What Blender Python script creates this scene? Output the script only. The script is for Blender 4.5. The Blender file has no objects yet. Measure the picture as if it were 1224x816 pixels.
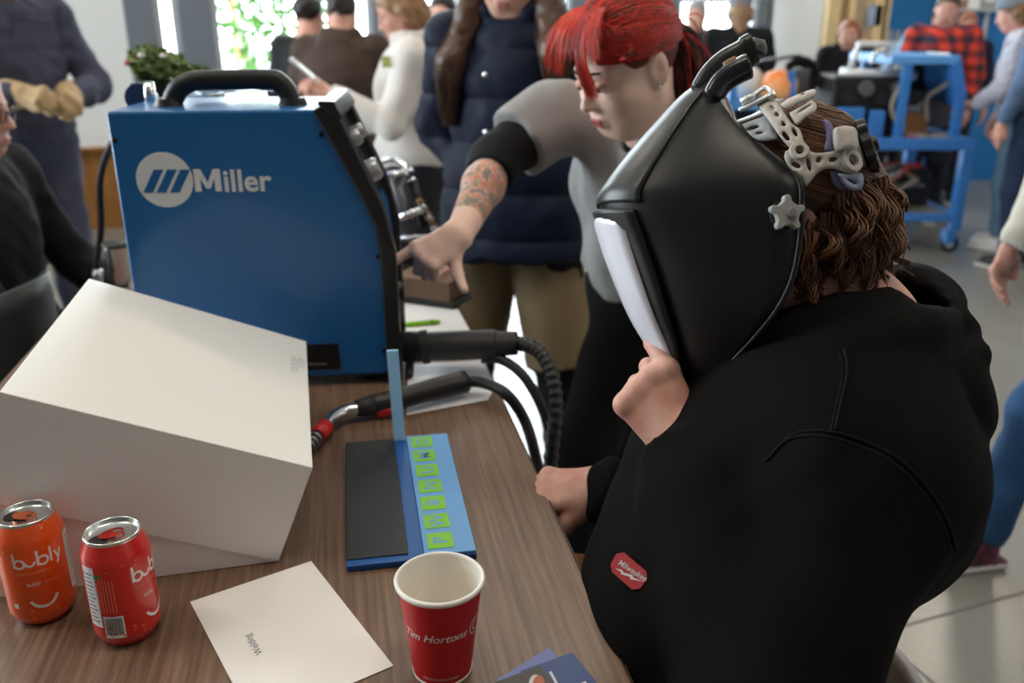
import bpy, bmesh, math, random
import numpy as np
from mathutils import Vector, Matrix
from math import pi, sin, cos, radians as rad

# ---------------------------------------------------------------- camera, world, light
scene = bpy.context.scene
COL = scene.collection
FPX, PITCH, CAMH = 1050.0, rad(20.0), 1.5
cam_data = bpy.data.cameras.new('camera')
cam_data.sensor_width = 36.0
cam_data.lens = 36.0 * FPX / 1224.0
cam_data.clip_start = 0.05
cam_data.dof.use_dof = True
cam_data.dof.focus_distance = 0.93
cam_data.dof.aperture_fstop = 4.2
cam = bpy.data.objects.new('camera', cam_data)
cam.location = (0, 0, CAMH)
cam.rotation_euler = (pi / 2 - PITCH, 0, 0)
COL.objects.link(cam)
scene.camera = cam

world = bpy.data.worlds.new('overcast_sky')
scene.world = world
world.use_nodes = True
wn = world.node_tree.nodes
wn['Background'].inputs['Color'].default_value = (0.86, 0.94, 1.0, 1)
wn['Background'].inputs['Strength'].default_value = 10.5

def area_light(name, loc, rot, sx, sy, watts, color):
    d = bpy.data.lights.new(name, 'AREA')
    d.shape = 'RECTANGLE'; d.size = sx; d.size_y = sy; d.energy = watts; d.color = color
    o = bpy.data.objects.new(name, d); o.location = loc; o.rotation_euler = rot
    COL.objects.link(o); return o

# ceiling luminaires of the hall (their bodies are built with the room below)
CEIL_LAMPS = [(-2.6, 0.6), (0.5, 0.6), (3.6, 0.6), (-2.6, 4.2), (0.5, 4.6), (3.8, 4.8), (4.6, 7.6)]
for lx, ly in CEIL_LAMPS:
    area_light('ceiling_lamp_light', (lx, ly, 4.70), (0, 0, 0), 1.2, 0.3, 26, (1.0, 0.86, 0.70))

scene.view_settings.view_transform = 'Standard'
scene.view_settings.look = 'None'
scene.view_settings.exposure = 0.28
scene.view_settings.gamma = 1.0
scene.view_settings.use_curve_mapping = False

# ---------------------------------------------------------------- geometry helpers
CF = np.array([0, cos(PITCH), -sin(PITCH)]); CU = np.array([0, sin(PITCH), cos(PITCH)]); CR = np.array([1.0, 0, 0])
C0 = np.array([0, 0, CAMH])
def V(*a): return np.array(a, float)
def ray(x, y): return CF + CR * (x - 612) / FPX + CU * (408 - y) / FPX
def cp(x, y, d): return C0 + ray(x, y) * d                      # point at a distance along the view axis
def atz(x, y, z): r = ray(x, y); return C0 + r * (z - CAMH) / r[2]   # point on a level plane
def aty(x, y, Y): r = ray(x, y); return C0 + r * Y / r[1]            # point on an upright plane
def nrm(v): v = np.asarray(v, float); return v / max(np.linalg.norm(v), 1e-12)
def lerp(a, b, t): return a + (b - a) * t

def link_mesh(name, verts, faces, mats, parent=None, smooth=True, mat_idx=None):
    me = bpy.data.meshes.new(name)
    if isinstance(faces, np.ndarray):
        n, k = faces.shape
        me.vertices.add(len(verts)); me.vertices.foreach_set('co', np.asarray(verts, np.float32).ravel())
        me.loops.add(n * k); me.loops.foreach_set('vertex_index', faces.astype(np.int32).ravel())
        me.polygons.add(n); me.polygons.foreach_set('loop_start', np.arange(0, n * k, k, dtype=np.int32))
        me.update(calc_edges=True); me.validate()
    else:
        me.from_pydata([tuple(v) for v in verts], [], faces); me.update()
    return link_me(name, me, mats, parent, smooth, mat_idx)

def link_me(name, me, mats, parent=None, smooth=True, mat_idx=None):
    if not isinstance(mats, (list, tuple)): mats = [mats]
    for m in mats: me.materials.append(m)
    if mat_idx is not None: me.polygons.foreach_set('material_index', np.asarray(mat_idx, np.int32))
    me.polygons.foreach_set('use_smooth', np.full(len(me.polygons), bool(smooth)))
    o = bpy.data.objects.new(name, me); COL.objects.link(o)
    if parent is not None: set_parent(o, parent)
    return o

def set_parent(o, p):
    o.parent = p
    M = Matrix.Translation(p.location) @ p.rotation_euler.to_matrix().to_4x4() if p.parent is None else Matrix.Identity(4)
    if p.parent is not None:
        q = p.parent
        M = Matrix.Translation(q.location) @ q.rotation_euler.to_matrix().to_4x4() @ p.matrix_parent_inverse @ p.matrix_basis
    o.matrix_parent_inverse = M.inverted()

def tag(o, label, cat=None, group=None, kind=None):
    if label: o['label'] = label
    if cat: o['category'] = cat
    if group: o['group'] = group
    if kind: o['kind'] = kind
    return o

def thing(name, loc, label, cat, group=None, kind=None):
    o = bpy.data.objects.new(name, None); o.location = tuple(loc); o.empty_display_size = 0.05
    COL.objects.link(o); return tag(o, label, cat, group, kind)

class MB:
    """collects simple shapes into one mesh"""
    def __init__(s): s.bm = bmesh.new()
    def add(s, verts, faces):
        vs = [s.bm.verts.new(tuple(v)) for v in verts]
        for f in faces:
            try: s.bm.faces.new([vs[i] for i in f])
            except ValueError: pass
        return s
    def hexa(s, p):       # 8 corners: bottom 4 ccw, top 4 ccw
        return s.add(p, [(3, 2, 1, 0), (4, 5, 6, 7), (0, 1, 5, 4), (1, 2, 6, 5), (2, 3, 7, 6), (3, 0, 4, 7)])
    def box(s, c, h, ax=None):
        ax = np.eye(3) if ax is None else np.asarray(ax)
        c = np.asarray(c, float); P = []
        for z in (-1, 1):
            for x, y in ((-1, -1), (1, -1), (1, 1), (-1, 1)):
                P.append(c + ax[0] * h[0] * x + ax[1] * h[1] * y + ax[2] * h[2] * z)
        return s.hexa(P)
    def bar(s, a, b, w, h, up=(0, 0, 1)):
        a, b = np.asarray(a, float), np.asarray(b, float)
        d = nrm(b - a); up = np.asarray(up, float)
        if abs(d @ nrm(up)) > 0.97: up = np.array([0, 1.0, 0])
        l = nrm(np.cross(up, d)); u = np.cross(d, l)
        return s.box((a + b) / 2, (np.linalg.norm(b - a) / 2, w / 2, h / 2), (d, l, u))
    def tube(s, pts, r, n=10, cap=True, flat=1.0, up=None):
        pts = [np.asarray(p, float) for p in pts]; m = len(pts)
        rs = r if isinstance(r, (list, tuple, np.ndarray)) else [r] * m
        T = [nrm(pts[min(i + 1, m - 1)] - pts[max(i - 1, 0)]) for i in range(m)]
        u0 = np.array([0, 0, 1.0]) if up is None else np.asarray(up, float)
        if abs(u0 @ T[0]) > 0.95: u0 = np.array([1.0, 0.1, 0])
        a = nrm(np.cross(T[0], u0)); verts = []
        for i in range(m):
            a = nrm(a - T[i] * (a @ T[i])); b = np.cross(T[i], a)
            for k in range(n):
                t = 2 * pi * k / n
                verts.append(pts[i] + (a * cos(t) + b * sin(t) * flat) * rs[i])
        F = [(i * n + k, i * n + (k + 1) % n, (i + 1) * n + (k + 1) % n, (i + 1) * n + k) for i in range(m - 1) for k in range(n)]
        if cap: F += [tuple(range(n))[::-1], tuple((m - 1) * n + k for k in range(n))]
        return s.add(verts, F)
    def lathe(s, prof, o=(0, 0, 0), ax=(0, 0, 1), n=40):
        ax = nrm(ax); h = np.array([1.0, 0, 0]) if abs(ax[0]) < 0.9 else np.array([0, 1.0, 0])
        a = nrm(np.cross(ax, h)); b = np.cross(ax, a); o = np.asarray(o, float); verts = []; F = []; rows = []
        for r, z in prof:
            if r < 1e-6: rows.append([len(verts)]); verts.append(o + ax * z)
            else:
                rows.append(list(range(len(verts), len(verts) + n)))
                verts += [o + ax * z + (a * cos(2 * pi * k / n) + b * sin(2 * pi * k / n)) * r for k in range(n)]
        for p, q in zip(rows, rows[1:]):
            for k in range(n):
                k2 = (k + 1) % n
                if len(p) == 1 and len(q) == 1: continue
                if len(p) == 1: F.append((p[0], q[k2], q[k]))
                elif len(q) == 1: F.append((p[k], p[k2], q[0]))
                else: F.append((p[k], p[k2], q[k2], q[k]))
        return s.add(verts, F)
    def prism(s, poly, vec):
        poly = [np.asarray(p, float) for p in poly]; vec = np.asarray(vec, float); n = len(poly)
        return s.add(poly + [p + vec for p in poly],
                     [tuple(range(n))[::-1], tuple(range(n, 2 * n))] + [(i, (i + 1) % n, n + (i + 1) % n, n + i) for i in range(n)])
    def sphere(s, c, r, n=12, ax=None):
        r = np.asarray(r, float) * np.ones(3); ax = np.eye(3) if ax is None else np.asarray(ax); c = np.asarray(c, float)
        verts = [c + ax[2] * r[2]]; F = []
        m = max(4, n // 2)
        for i in range(1, m):
            ph = pi * i / m
            verts += [c + ax[0] * r[0] * sin(ph) * cos(2 * pi * k / n) + ax[1] * r[1] * sin(ph) * sin(2 * pi * k / n) + ax[2] * r[2] * cos(ph) for k in range(n)]
        verts.append(c - ax[2] * r[2]); e = len(verts) - 1
        for k in range(n): F.append((0, 1 + k, 1 + (k + 1) % n)); F.append((e, 1 + (m - 2) * n + (k + 1) % n, 1 + (m - 2) * n + k))
        for i in range(m - 2):
            for k in range(n): F.append((1 + i * n + k, 1 + (i + 1) * n + k, 1 + (i + 1) * n + (k + 1) % n, 1 + i * n + (k + 1) % n))
        return s.add(verts, F)
    def grid(s, rows):
        n = len(rows[0]); vs = [p for r in rows for p in r]
        return s.add(vs, [(i * n + j, i * n + j + 1, (i + 1) * n + j + 1, (i + 1) * n + j) for i in range(len(rows) - 1) for j in range(n - 1)])
    def build(s, name, mat, parent=None, smooth=False, bevel=0.0, seg=2, solid=0.0, auto=None, subsurf=0):
        bmesh.ops.recalc_face_normals(s.bm, faces=s.bm.faces)
        me = bpy.data.meshes.new(name); s.bm.to_mesh(me); s.bm.free()
        o = link_me(name, me, mat, parent, smooth)
        if solid:
            m = o.modifiers.new('solid', 'SOLIDIFY'); m.thickness = solid; m.offset = 0
        if bevel:
            m = o.modifiers.new('bevel', 'BEVEL'); m.width = bevel; m.segments = seg; m.limit_method = 'ANGLE'; m.angle_limit = rad(40)
            me.polygons.foreach_set('use_smooth', np.full(len(me.polygons), True))
            m2 = o.modifiers.new('wn', 'WEIGHTED_NORMAL'); m2.keep_sharp = True
        if subsurf:
            m = o.modifiers.new('sub', 'SUBSURF'); m.levels = subsurf; m.render_levels = subsurf
        if auto:
            me.polygons.foreach_set('use_smooth', np.full(len(me.polygons), True))
            me.set_sharp_from_angle(angle=rad(auto))
        return o

def spline(pts, per=8):
    P = [np.asarray(p, float) for p in pts]
    P = [2 * P[0] - P[1]] + P + [2 * P[-1] - P[-2]]
    out = []
    for i in range(1, len(P) - 2):
        for k in range(per):
            t = k / per
            a, b, c, d = P[i - 1], P[i], P[i + 1], P[i + 2]
            out.append(0.5 * ((2 * b) + (c - a) * t + (2 * a - 5 * b + 4 * c - d) * t * t + (3 * b - a - 3 * c + d) * t ** 3))
    out.append(P[-2]); return out

# ---------------------------------------------------------------- materials
MATS = {}
def mat(name, col, rough=0.6, metal=0.0, spec=0.5, noise=0.0, nscale=30.0, bump=0.0, bscale=200.0, coat=0.0, sheen=0.0, trans=0.0, ior=1.45, alpha=1.0, emit=None, stretch=None, sss=0.0, col2=None):
    if name in MATS: return MATS[name]
    m = bpy.data.materials.new(name); m.use_nodes = True; MATS[name] = m
    nt = m.node_tree; n = nt.nodes; p = n['Principled BSDF']
    col = tuple(col[:3]) + (1,)
    p.inputs['Base Color'].default_value = col; p.inputs['Roughness'].default_value = rough
    p.inputs['Metallic'].default_value = metal; p.inputs['Specular IOR Level'].default_value = spec
    p.inputs['Coat Weight'].default_value = coat; p.inputs['Coat Roughness'].default_value = 0.08
    p.inputs['Sheen Weight'].default_value = sheen; p.inputs['Sheen Roughness'].default_value = 0.5
    p.inputs['Transmission Weight'].default_value = trans; p.inputs['IOR'].default_value = ior
    p.inputs['Alpha'].default_value = alpha
    if sss:
        p.inputs['Subsurface Weight'].default_value = sss; p.inputs['Subsurface Radius'].default_value = (1, .35, .2); p.inputs['Subsurface Scale'].default_value = 0.006
    if emit: p.inputs['Emission Color'].default_value = tuple(emit[:3]) + (1,); p.inputs['Emission Strength'].default_value = emit[3]
    if noise or bump or col2:
        tc = n.new('ShaderNodeTexCoord'); mp = n.new('ShaderNodeMapping')
        nt.links.new(tc.outputs['Object'], mp.inputs['Vector'])
        if stretch: mp.inputs['Scale'].default_value = stretch
    if noise or col2:
        t = n.new('ShaderNodeTexNoise'); t.inputs['Scale'].default_value = nscale; t.inputs['Detail'].default_value = 4
        nt.links.new(mp.outputs['Vector'], t.inputs['Vector'])
        r = n.new('ShaderNodeMix'); r.data_type = 'RGBA'
        c2 = col2 if col2 else tuple(c * (1 - noise) for c in col[:3])
        r.inputs['A'].default_value = col; r.inputs['B'].default_value = tuple(c2[:3]) + (1,)
        cr = n.new('ShaderNodeMapRange'); cr.inputs['From Min'].default_value = 0.35; cr.inputs['From Max'].default_value = 0.65
        nt.links.new(t.outputs['Fac'], cr.inputs['Value']); nt.links.new(cr.outputs['Result'], r.inputs['Factor'])
        nt.links.new(r.outputs['Result'], p.inputs['Base Color'])
    if bump:
        t = n.new('ShaderNodeTexNoise'); t.inputs['Scale'].default_value = bscale; t.inputs['Detail'].default_value = 3
        nt.links.new(mp.outputs['Vector'], t.inputs['Vector'])
        b = n.new('ShaderNodeBump'); b.inputs['Strength'].default_value = bump; b.inputs['Distance'].default_value = 0.004
        nt.links.new(t.outputs['Fac'], b.inputs['Height']); nt.links.new(b.outputs['Normal'], p.inputs['Normal'])
    return m
def srgb(r, g, b):
    f = lambda c: (c / 255 / 12.92) if c / 255 <= 0.04045 else ((c / 255 + 0.055) / 1.055) ** 2.4
    return (f(r), f(g), f(b))
BLACK = mat('black_plastic', (0.012, 0.012, 0.013), 0.42, bump=0.05, bscale=600)
RUBBER = mat('black_rubber', (0.014, 0.014, 0.015), 0.6)
CHROME = mat('chrome', (0.75, 0.76, 0.78), 0.18, 1.0)
STEEL = mat('brushed_steel', (0.5, 0.5, 0.52), 0.35, 1.0)
WHITEPLA = mat('white_plastic', (0.8, 0.8, 0.8), 0.4)
PAPER = mat('white_paper', (0.80, 0.78, 0.76), 0.7, noise=0.02, nscale=6)

# ---------------------------------------------------------------- lettering
def text_mesh(s, size=1.0, bold=0.0, shear=0.0, align='LEFT', extrude=0.0, spacing=1.0, res=3):
    c = bpy.data.curves.new('t', 'FONT'); c.body = s; c.size = size; c.offset = bold; c.shear = shear
    c.align_x = align; c.extrude = extrude; c.space_character = spacing; c.resolution_u = res
    o = bpy.data.objects.new('t', c); COL.objects.link(o)
    bpy.context.view_layer.update()
    dg = bpy.context.evaluated_depsgraph_get()
    me = bpy.data.meshes.new_from_object(o.evaluated_get(dg))
    bpy.data.objects.remove(o); bpy.data.curves.remove(c)
    return me
def text_on(name, s, fn, mt, parent, size=1.0, cuts=0, **kw):
    """fn maps (x, y) of the flat lettering to a point in the place"""
    me = text_mesh(s, size, **kw)
    bm = bmesh.new(); bm.from_mesh(me); bpy.data.meshes.remove(me)
    if cuts:
        bmesh.ops.triangulate(bm, faces=bm.faces)
        bmesh.ops.subdivide_edges(bm, edges=[e for e in bm.edges if e.calc_length() > size * 0.25], cuts=cuts, use_grid_fill=False)
    for v in bm.verts: v.co = Vector(tuple(fn(v.co.x, v.co.y)))
    me = bpy.data.meshes.new(name); bm.to_mesh(me); bm.free(); me.materials.clear()
    return link_me(name, me, mt, parent, False)

# ---------------------------------------------------------------- distance-field modelling (bodies, cloth, hair)
class Field:
    def __init__(s): s.ops = []
    def _a(s, fn, k, mode, name=None): s.ops.append((fn, k, mode)); return s
    def cap(s, a, b, ra, rb=None, k=0.02, mode='u', cut_a=False, cut_b=False):
        a, b = np.asarray(a, np.float32), np.asarray(b, np.float32); rb = ra if rb is None else rb
        ab = b - a; L2 = float(ab @ ab) + 1e-12; L = math.sqrt(L2); d = ab / L
        def fn(P):
            q = P - a; t = np.clip(q @ ab / L2, 0, 1)
            o = np.sqrt(((q - t[:, None] * ab) ** 2).sum(1)) - (ra + (rb - ra) * t)
            if cut_b: o = np.maximum(o, (P - b) @ d)
            if cut_a: o = np.maximum(o, -(q @ d))
            return o
        return s._a(fn, k, mode)
    def chain(s, pts, rs, k=0.02, mode='u', cut_b=False):
        for i in range(len(pts) - 1): s.cap(pts[i], pts[i + 1], rs[i], rs[i + 1], k, mode, cut_b=cut_b and i == len(pts) - 2)
        return s
    def ell(s, c, r, ax=None, k=0.02, mode='u'):
        c = np.asarray(c, np.float32); r = np.asarray(r, np.float32) * np.ones(3, np.float32)
        A = np.eye(3, dtype=np.float32) if ax is None else np.asarray(ax, np.float32)
        def fn(P):
            q = (P - c) @ A.T
            k0 = np.sqrt(((q / r) ** 2).sum(1)); k1 = np.sqrt(((q / (r * r)) ** 2).sum(1))
            return np.where(k1 > 1e-9, k0 * (k0 - 1) / np.maximum(k1, 1e-9), -r.min())
        return s._a(fn, k, mode)
    def box(s, c, h, ax=None, rr=0.01, k=0.02, mode='u'):
        c = np.asarray(c, np.float32); h = np.asarray(h, np.float32) - rr
        A = np.eye(3, dtype=np.float32) if ax is None else np.asarray(ax, np.float32)
        def fn(P):
            q = np.abs((P - c) @ A.T) - h
            return np.sqrt((np.maximum(q, 0) ** 2).sum(1)) + np.minimum(q.max(1), 0) - rr
        return s._a(fn, k, mode)
    def plane(s, p, n, k=0.0, mode='i'):
        p = np.asarray(p, np.float32); n = np.asarray(nrm(n), np.float32)
        return s._a(lambda P: (P - p) @ n, k, mode)
    def disp(s, fn): return s._a(fn, 0, 'd')
    def ext(s, other): s.ops += other.ops; return s
    def prep(s, c, R):
        out = []
        for fn, k, mode in s.ops:
            if mode in 'us':
                if float(fn(c)[0]) - R * 1.25 > k + 0.004: continue
            out.append((fn, k, mode))
        return out
    def ev(s, P, ops=None):
        d = np.full(len(P), 1.0, np.float32)
        for fn, k, mode in (s.ops if ops is None else ops):
            if mode == 'd': d = d + fn(P); continue
            p = fn(P)
            if mode == 's': p = -p
            if mode == 'u':
                if k > 0: h = np.maximum(k - np.abs(d - p), 0) / k; d = np.minimum(d, p) - h * h * k * 0.25
                else: d = np.minimum(d, p)
            else:
                if k > 0: h = np.maximum(k - np.abs(d - p), 0) / k; d = np.maximum(d, p) + h * h * k * 0.25
                else: d = np.maximum(d, p)
        return d
    def mesh(s, lo, hi, vox, B=14):
        lo = np.asarray(lo, float); hi = np.asarray(hi, float)
        nb = np.ceil((hi - lo) / (vox * B)).astype(int)
        R = vox * B * math.sqrt(3) / 2 + vox
        g = np.arange(-1, B + 1); gi = np.stack(np.meshgrid(g, g, g, indexing='ij'), -1).reshape(-1, 3)
        N = B + 2
        ck, cv, fk = [], [], []
        key = lambda I: ((I[:, 0].astype(np.int64) + 8) << 40) | ((I[:, 1].astype(np.int64) + 8) << 20) | (I[:, 2].astype(np.int64) + 8)
        corners = np.array([(x, y, z) for x in (0, 1) for y in (0, 1) for z in (0, 1)])
        BI = np.array(list(np.ndindex(*nb)))
        CC = (lo + (BI * B + B / 2) * vox).astype(np.float32)
        keep = np.stack([(fn(CC) - R * 1.25 <= k + .004) if mode in 'us' else np.ones(len(CC), bool) for fn, k, mode in s.ops], 1)
        uni = np.array([o[2] == 'u' for o in s.ops]); dc = s.ev(CC)
        sel = np.where(keep[:, uni].any(1) & (np.abs(dc) <= R * 1.35 + .02))[0]
        for q in sel:
            base = BI[q] * B
            ops = [o for o, kp in zip(s.ops, keep[q]) if kp]
            P = (lo + (gi + base) * vox).astype(np.float32)
            d = s.ev(P, ops).reshape(N, N, N)
            if d.min() > 0 or d.max() < 0: continue
            D = np.stack([d[x:N - 1 + x, y:N - 1 + y, z:N - 1 + z] for x, y, z in corners], -1)   # cells -1..B-1
            act = (D.min(-1) < 0) & (D.max(-1) >= 0)
            act[0, :, :] = False; act[:, 0, :] = False; act[:, :, 0] = False
            I = np.argwhere(act)
            if len(I):
                v = D[I[:, 0], I[:, 1], I[:, 2]]
                acc = np.zeros((len(I), 3)); cnt = np.zeros(len(I))
                for a in range(8):
                    for ax in range(3):
                        if corners[a][ax]: continue
                        b = a + (4, 2, 1)[ax]
                        va, vb = v[:, a], v[:, b]; m = (va < 0) != (vb < 0)
                        t = np.where(m, va / np.where(m, va - vb, 1), 0)
                        p = corners[a][None] + np.zeros((len(I), 3)); p[:, ax] += t
                        acc += p * m[:, None]; cnt += m
                G = I - 1 + base
                ck.append(key(G)); cv.append(lo + (G + acc / cnt[:, None]) * vox)
            core = d[1:, 1:, 1:]                                   # nodes 0..B ; owned 0..B-1
            for ax in range(3):
                n0 = d[1:N - 1, 1:N - 1, 1:N - 1]
                sl = [slice(1, N - 1)] * 3; sl[ax] = slice(2, N); n1 = d[tuple(sl)]
                cr = (n0 < 0) != (n1 < 0)
                E = np.argwhere(cr)
                if not len(E): continue
                neg = n0[E[:, 0], E[:, 1], E[:, 2]] < 0
                G = E + base; u = np.zeros(3, int); w = np.zeros(3, int); u[(ax + 1) % 3] = 1; w[(ax + 2) % 3] = 1
                q = np.stack([key(G), key(G - u), key(G - u - w), key(G - w)], 1)
                q[~neg] = q[~neg][:, ::-1]
                fk.append(q)
        if not ck: return np.zeros((0, 3)), np.zeros((0, 4), int)
        ck = np.concatenate(ck); cv = np.concatenate(cv); fk = np.concatenate(fk)
        o = np.argsort(ck); ck = ck[o]; cv = cv[o]
        ix = np.clip(np.searchsorted(ck, fk), 0, len(ck) - 1); ok = (ck[ix] == fk).all(1)
        return cv, ix[ok]
    def build(s, name, lo, hi, vox, mats, parent=None, matfn=None, relax=0):
        v, f = s.mesh(lo, hi, vox)
        for _ in range(relax):
            acc = np.zeros_like(v); cnt = np.zeros(len(v))
            for a, b in ((0, 1), (1, 2), (2, 3), (3, 0)):
                np.add.at(acc, f[:, a], v[f[:, b]]); np.add.at(cnt, f[:, a], 1)
                np.add.at(acc, f[:, b], v[f[:, a]]); np.add.at(cnt, f[:, b], 1)
            v = np.where(cnt[:, None] > 0, v * 0.4 + 0.6 * acc / np.maximum(cnt, 1)[:, None], v)
        mi = matfn(v[f].mean(1)) if matfn else None
        return link_mesh(name, v, f, mats, parent, True, mi)

def wrinkle(freq, amp, seed=0, warp=1.0, direc=(1, 0.3, 0.2)):
    rs = np.random.RandomState(seed); K = [(nrm(rs.randn(3)) * freq * (0.6 + 0.8 * rs.rand()), rs.rand() * 6.28, nrm(rs.randn(3)) * freq * 0.5, rs.rand() * 6.28) for _ in range(4)]
    def fn(P):
        o = 0
        for a, pa, b, pb in K: o = o + np.sin(P @ a.astype(np.float32) + pa + warp * np.sin(P @ b.astype(np.float32) + pb))
        return (o * amp / 4).astype(np.float32)
    return fn
# ---------------------------------------------------------------- materials of the room
def node_mat(name):
    m = bpy.data.materials.new(name); m.use_nodes = True; MATS[name] = m
    return m, m.node_tree.nodes, m.node_tree.links, m.node_tree.nodes['Principled BSDF']

def make_floor_mat():
    m, n, l, p = node_mat('polished_concrete')
    tc = n.new('ShaderNodeTexCoord')
    a = n.new('ShaderNodeTexNoise'); a.inputs['Scale'].default_value = 1.1; a.inputs['Detail'].default_value = 6
    b = n.new('ShaderNodeTexNoise'); b.inputs['Scale'].default_value = 45; b.inputs['Detail'].default_value = 4
    l.new(tc.outputs['Object'], a.inputs['Vector']); l.new(tc.outputs['Object'], b.inputs['Vector'])
    mx = n.new('ShaderNodeMix'); mx.data_type = 'RGBA'
    mx.inputs['A'].default_value = (0.17, 0.162, 0.142, 1); mx.inputs['B'].default_value = (0.25, 0.238, 0.208, 1)
    ad = n.new('ShaderNodeMath'); ad.operation = 'MULTIPLY_ADD'; ad.inputs[1].default_value = 0.35; 
    l.new(b.outputs['Fac'], ad.inputs[0]); 
    sc = n.new('ShaderNodeMath'); sc.operation = 'MULTIPLY'; sc.inputs[1].default_value = 0.65
    l.new(a.outputs['Fac'], sc.inputs[0]); l.new(sc.outputs[0], ad.inputs[2])
    l.new(ad.outputs[0], mx.inputs['Factor']); l.new(mx.outputs['Result'], p.inputs['Base Color'])
    p.inputs['Roughness'].default_value = 0.24; p.inputs['Specular IOR Level'].default_value = 0.75
    return m
FLOORM = make_floor_mat()
WALLW = mat('white_wall_paint', (0.74, 0.76, 0.77), 0.75, bump=0.03, bscale=90)
CEILM = mat('ceiling_paint', (0.62, 0.61, 0.58), 0.9)
FRAMEM = mat('grey_aluminium_frame', (0.20, 0.23, 0.27), 0.4, 0.3)
FRAMEL = mat('pale_aluminium_frame', (0.55, 0.60, 0.66), 0.4, 0.3)
OAK = mat('oak_panel', srgb(150, 100, 45), 0.5, noise=0.35, nscale=6, stretch=(6, 6, 0.6))
BLUEWALL = mat('blue_wall_paint', srgb(20, 110, 175), 0.55, noise=0.05, nscale=2)
PINE = mat('pine_lumber', srgb(225, 195, 145), 0.6, noise=0.18, nscale=5, stretch=(8, 8, 0.7))
def glass_pane_mat():
    m, n, l, p = node_mat('window_glass')
    n.remove(p)
    t = n.new('ShaderNodeBsdfTransparent'); g = n.new('ShaderNodeBsdfGlossy'); g.inputs['Roughness'].default_value = 0.02
    t.inputs['Color'].default_value = (0.97, 0.985, 0.98, 1)
    f = n.new('ShaderNodeFresnel'); f.inputs['IOR'].default_value = 1.3
    mx = n.new('ShaderNodeMixShader'); l.new(f.outputs[0], mx.inputs[0]); l.new(t.outputs[0], mx.inputs[1]); l.new(g.outputs[0], mx.inputs[2])
    l.new(mx.outputs[0], n['Material Output'].inputs['Surface'])
    return m
GLASS = glass_pane_mat()

# ---------------------------------------------------------------- the room
fl = MB().add([(-6, -4.2, 0), (7, -4.2, 0), (7, 9.4, 0), (2.47, 9.4, 0), (2.47, 9.0, 0), (-6, 5.576, 0)], [(0, 1, 2, 3, 4, 5)]).build('floor', FLOORM)
tag(fl, 'polished grey concrete floor of the hall', 'floor', kind='structure')
JOINT = mat('joint_filler', (0.10, 0.10, 0.095), 0.8)
ja, jb = atz(1047, 757, 0), atz(1115, 816, 0); jd = nrm(jb - ja); jn = np.array([-jd[1], jd[0], 0])
for i in range(-2, 5):
    for d_, n_, L in ((jd, jn, 9.0), (jn, jd, 9.0)):
        c = ja + n_ * 2.2 * i
        pts = [c + d_ * t for t in np.linspace(-L, L, 200)]
        pts = [p for p in pts if -5.9 < p[0] < 6.9 and -4.1 < p[1] < 9.3 and (p[1] < 5.9 + (p[0] + 5.2) * 0.4042 - 0.2)]
        if len(pts) > 3:
            MB().bar(pts[0] + V(0, 0, .0006), pts[-1] + V(0, 0, .0006), 0.007, 0.001).build('control_joint', JOINT, fl)
CEILH = 4.8; WTOP = 4.3
tag(MB().box((0.5, 2.6, CEILH + .05), (6.6, 6.9, .05)).build('ceiling', CEILM), 'plain off-white ceiling above the hall', 'ceiling', kind='structure')
for nm, c, h, lb in (
                     ('wall_right', (6.95, 2.6, CEILH / 2), (.05, 6.8, CEILH / 2), 'white side wall far right of the camera'),
                     ('wall_near', (0.5, -4.15, CEILH / 2), (6.4, .05, CEILH / 2), 'grey wall behind the photographer')):
    tag(MB().box(c, h).build(nm, WALLW if nm != 'wall_near' else mat('grey_wall_paint', (.16, .155, .15), .85)), lb, 'wall', kind='structure')
lw = MB()                                   # side wall with a wide window opening
LY0, LY1, LZ0, LZ1 = 0.6, 5.0, .35, WTOP
for c, h in (((-5.95, (-4.2 + LY0) / 2, CEILH / 2), (.05, (LY0 + 4.2) / 2, CEILH / 2)), ((-5.95, (LY1 + 5.9) / 2, CEILH / 2), (.05, (5.9 - LY1) / 2, CEILH / 2)), ((-5.95, (LY0 + LY1) / 2, LZ0 / 2), (.05, (LY1 - LY0) / 2, LZ0 / 2)), ((-5.95, (LY0 + LY1) / 2, (LZ1 + CEILH) / 2), (.05, (LY1 - LY0) / 2, (CEILH - LZ1) / 2))): lw.box(c, h)
tag(lw.build('wall_left', WALLW), 'white side wall with a wide window, left of the camera', 'wall', kind='structure')
sw = thing('window_9', (-5.95, (LY0 + LY1) / 2, LZ0), 'wide side window left of the camera, out of frame', 'window', kind='structure')
for i in range(4):
    y = lerp(LY0, LY1, i / 3); MB().box((-5.95, y, (LZ0 + LZ1) / 2), (.06, .04, (LZ1 - LZ0) / 2)).build('frame', FRAMEM, sw)
    if i < 3: MB().box((-5.95, lerp(LY0, LY1, (i + .5) / 3), (LZ0 + LZ1) / 2), (.004, (LY1 - LY0) / 6 - .045, (LZ1 - LZ0) / 2)).build('pane', GLASS, sw)
po = area_light('window_portal', (-6.05, (LY0 + LY1) / 2, (LZ0 + LZ1) / 2), (0, -pi / 2, 0), LZ1 - LZ0, LY1 - LY0, 1, (1, 1, 1)); po.data.cycles.is_portal = True
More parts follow.
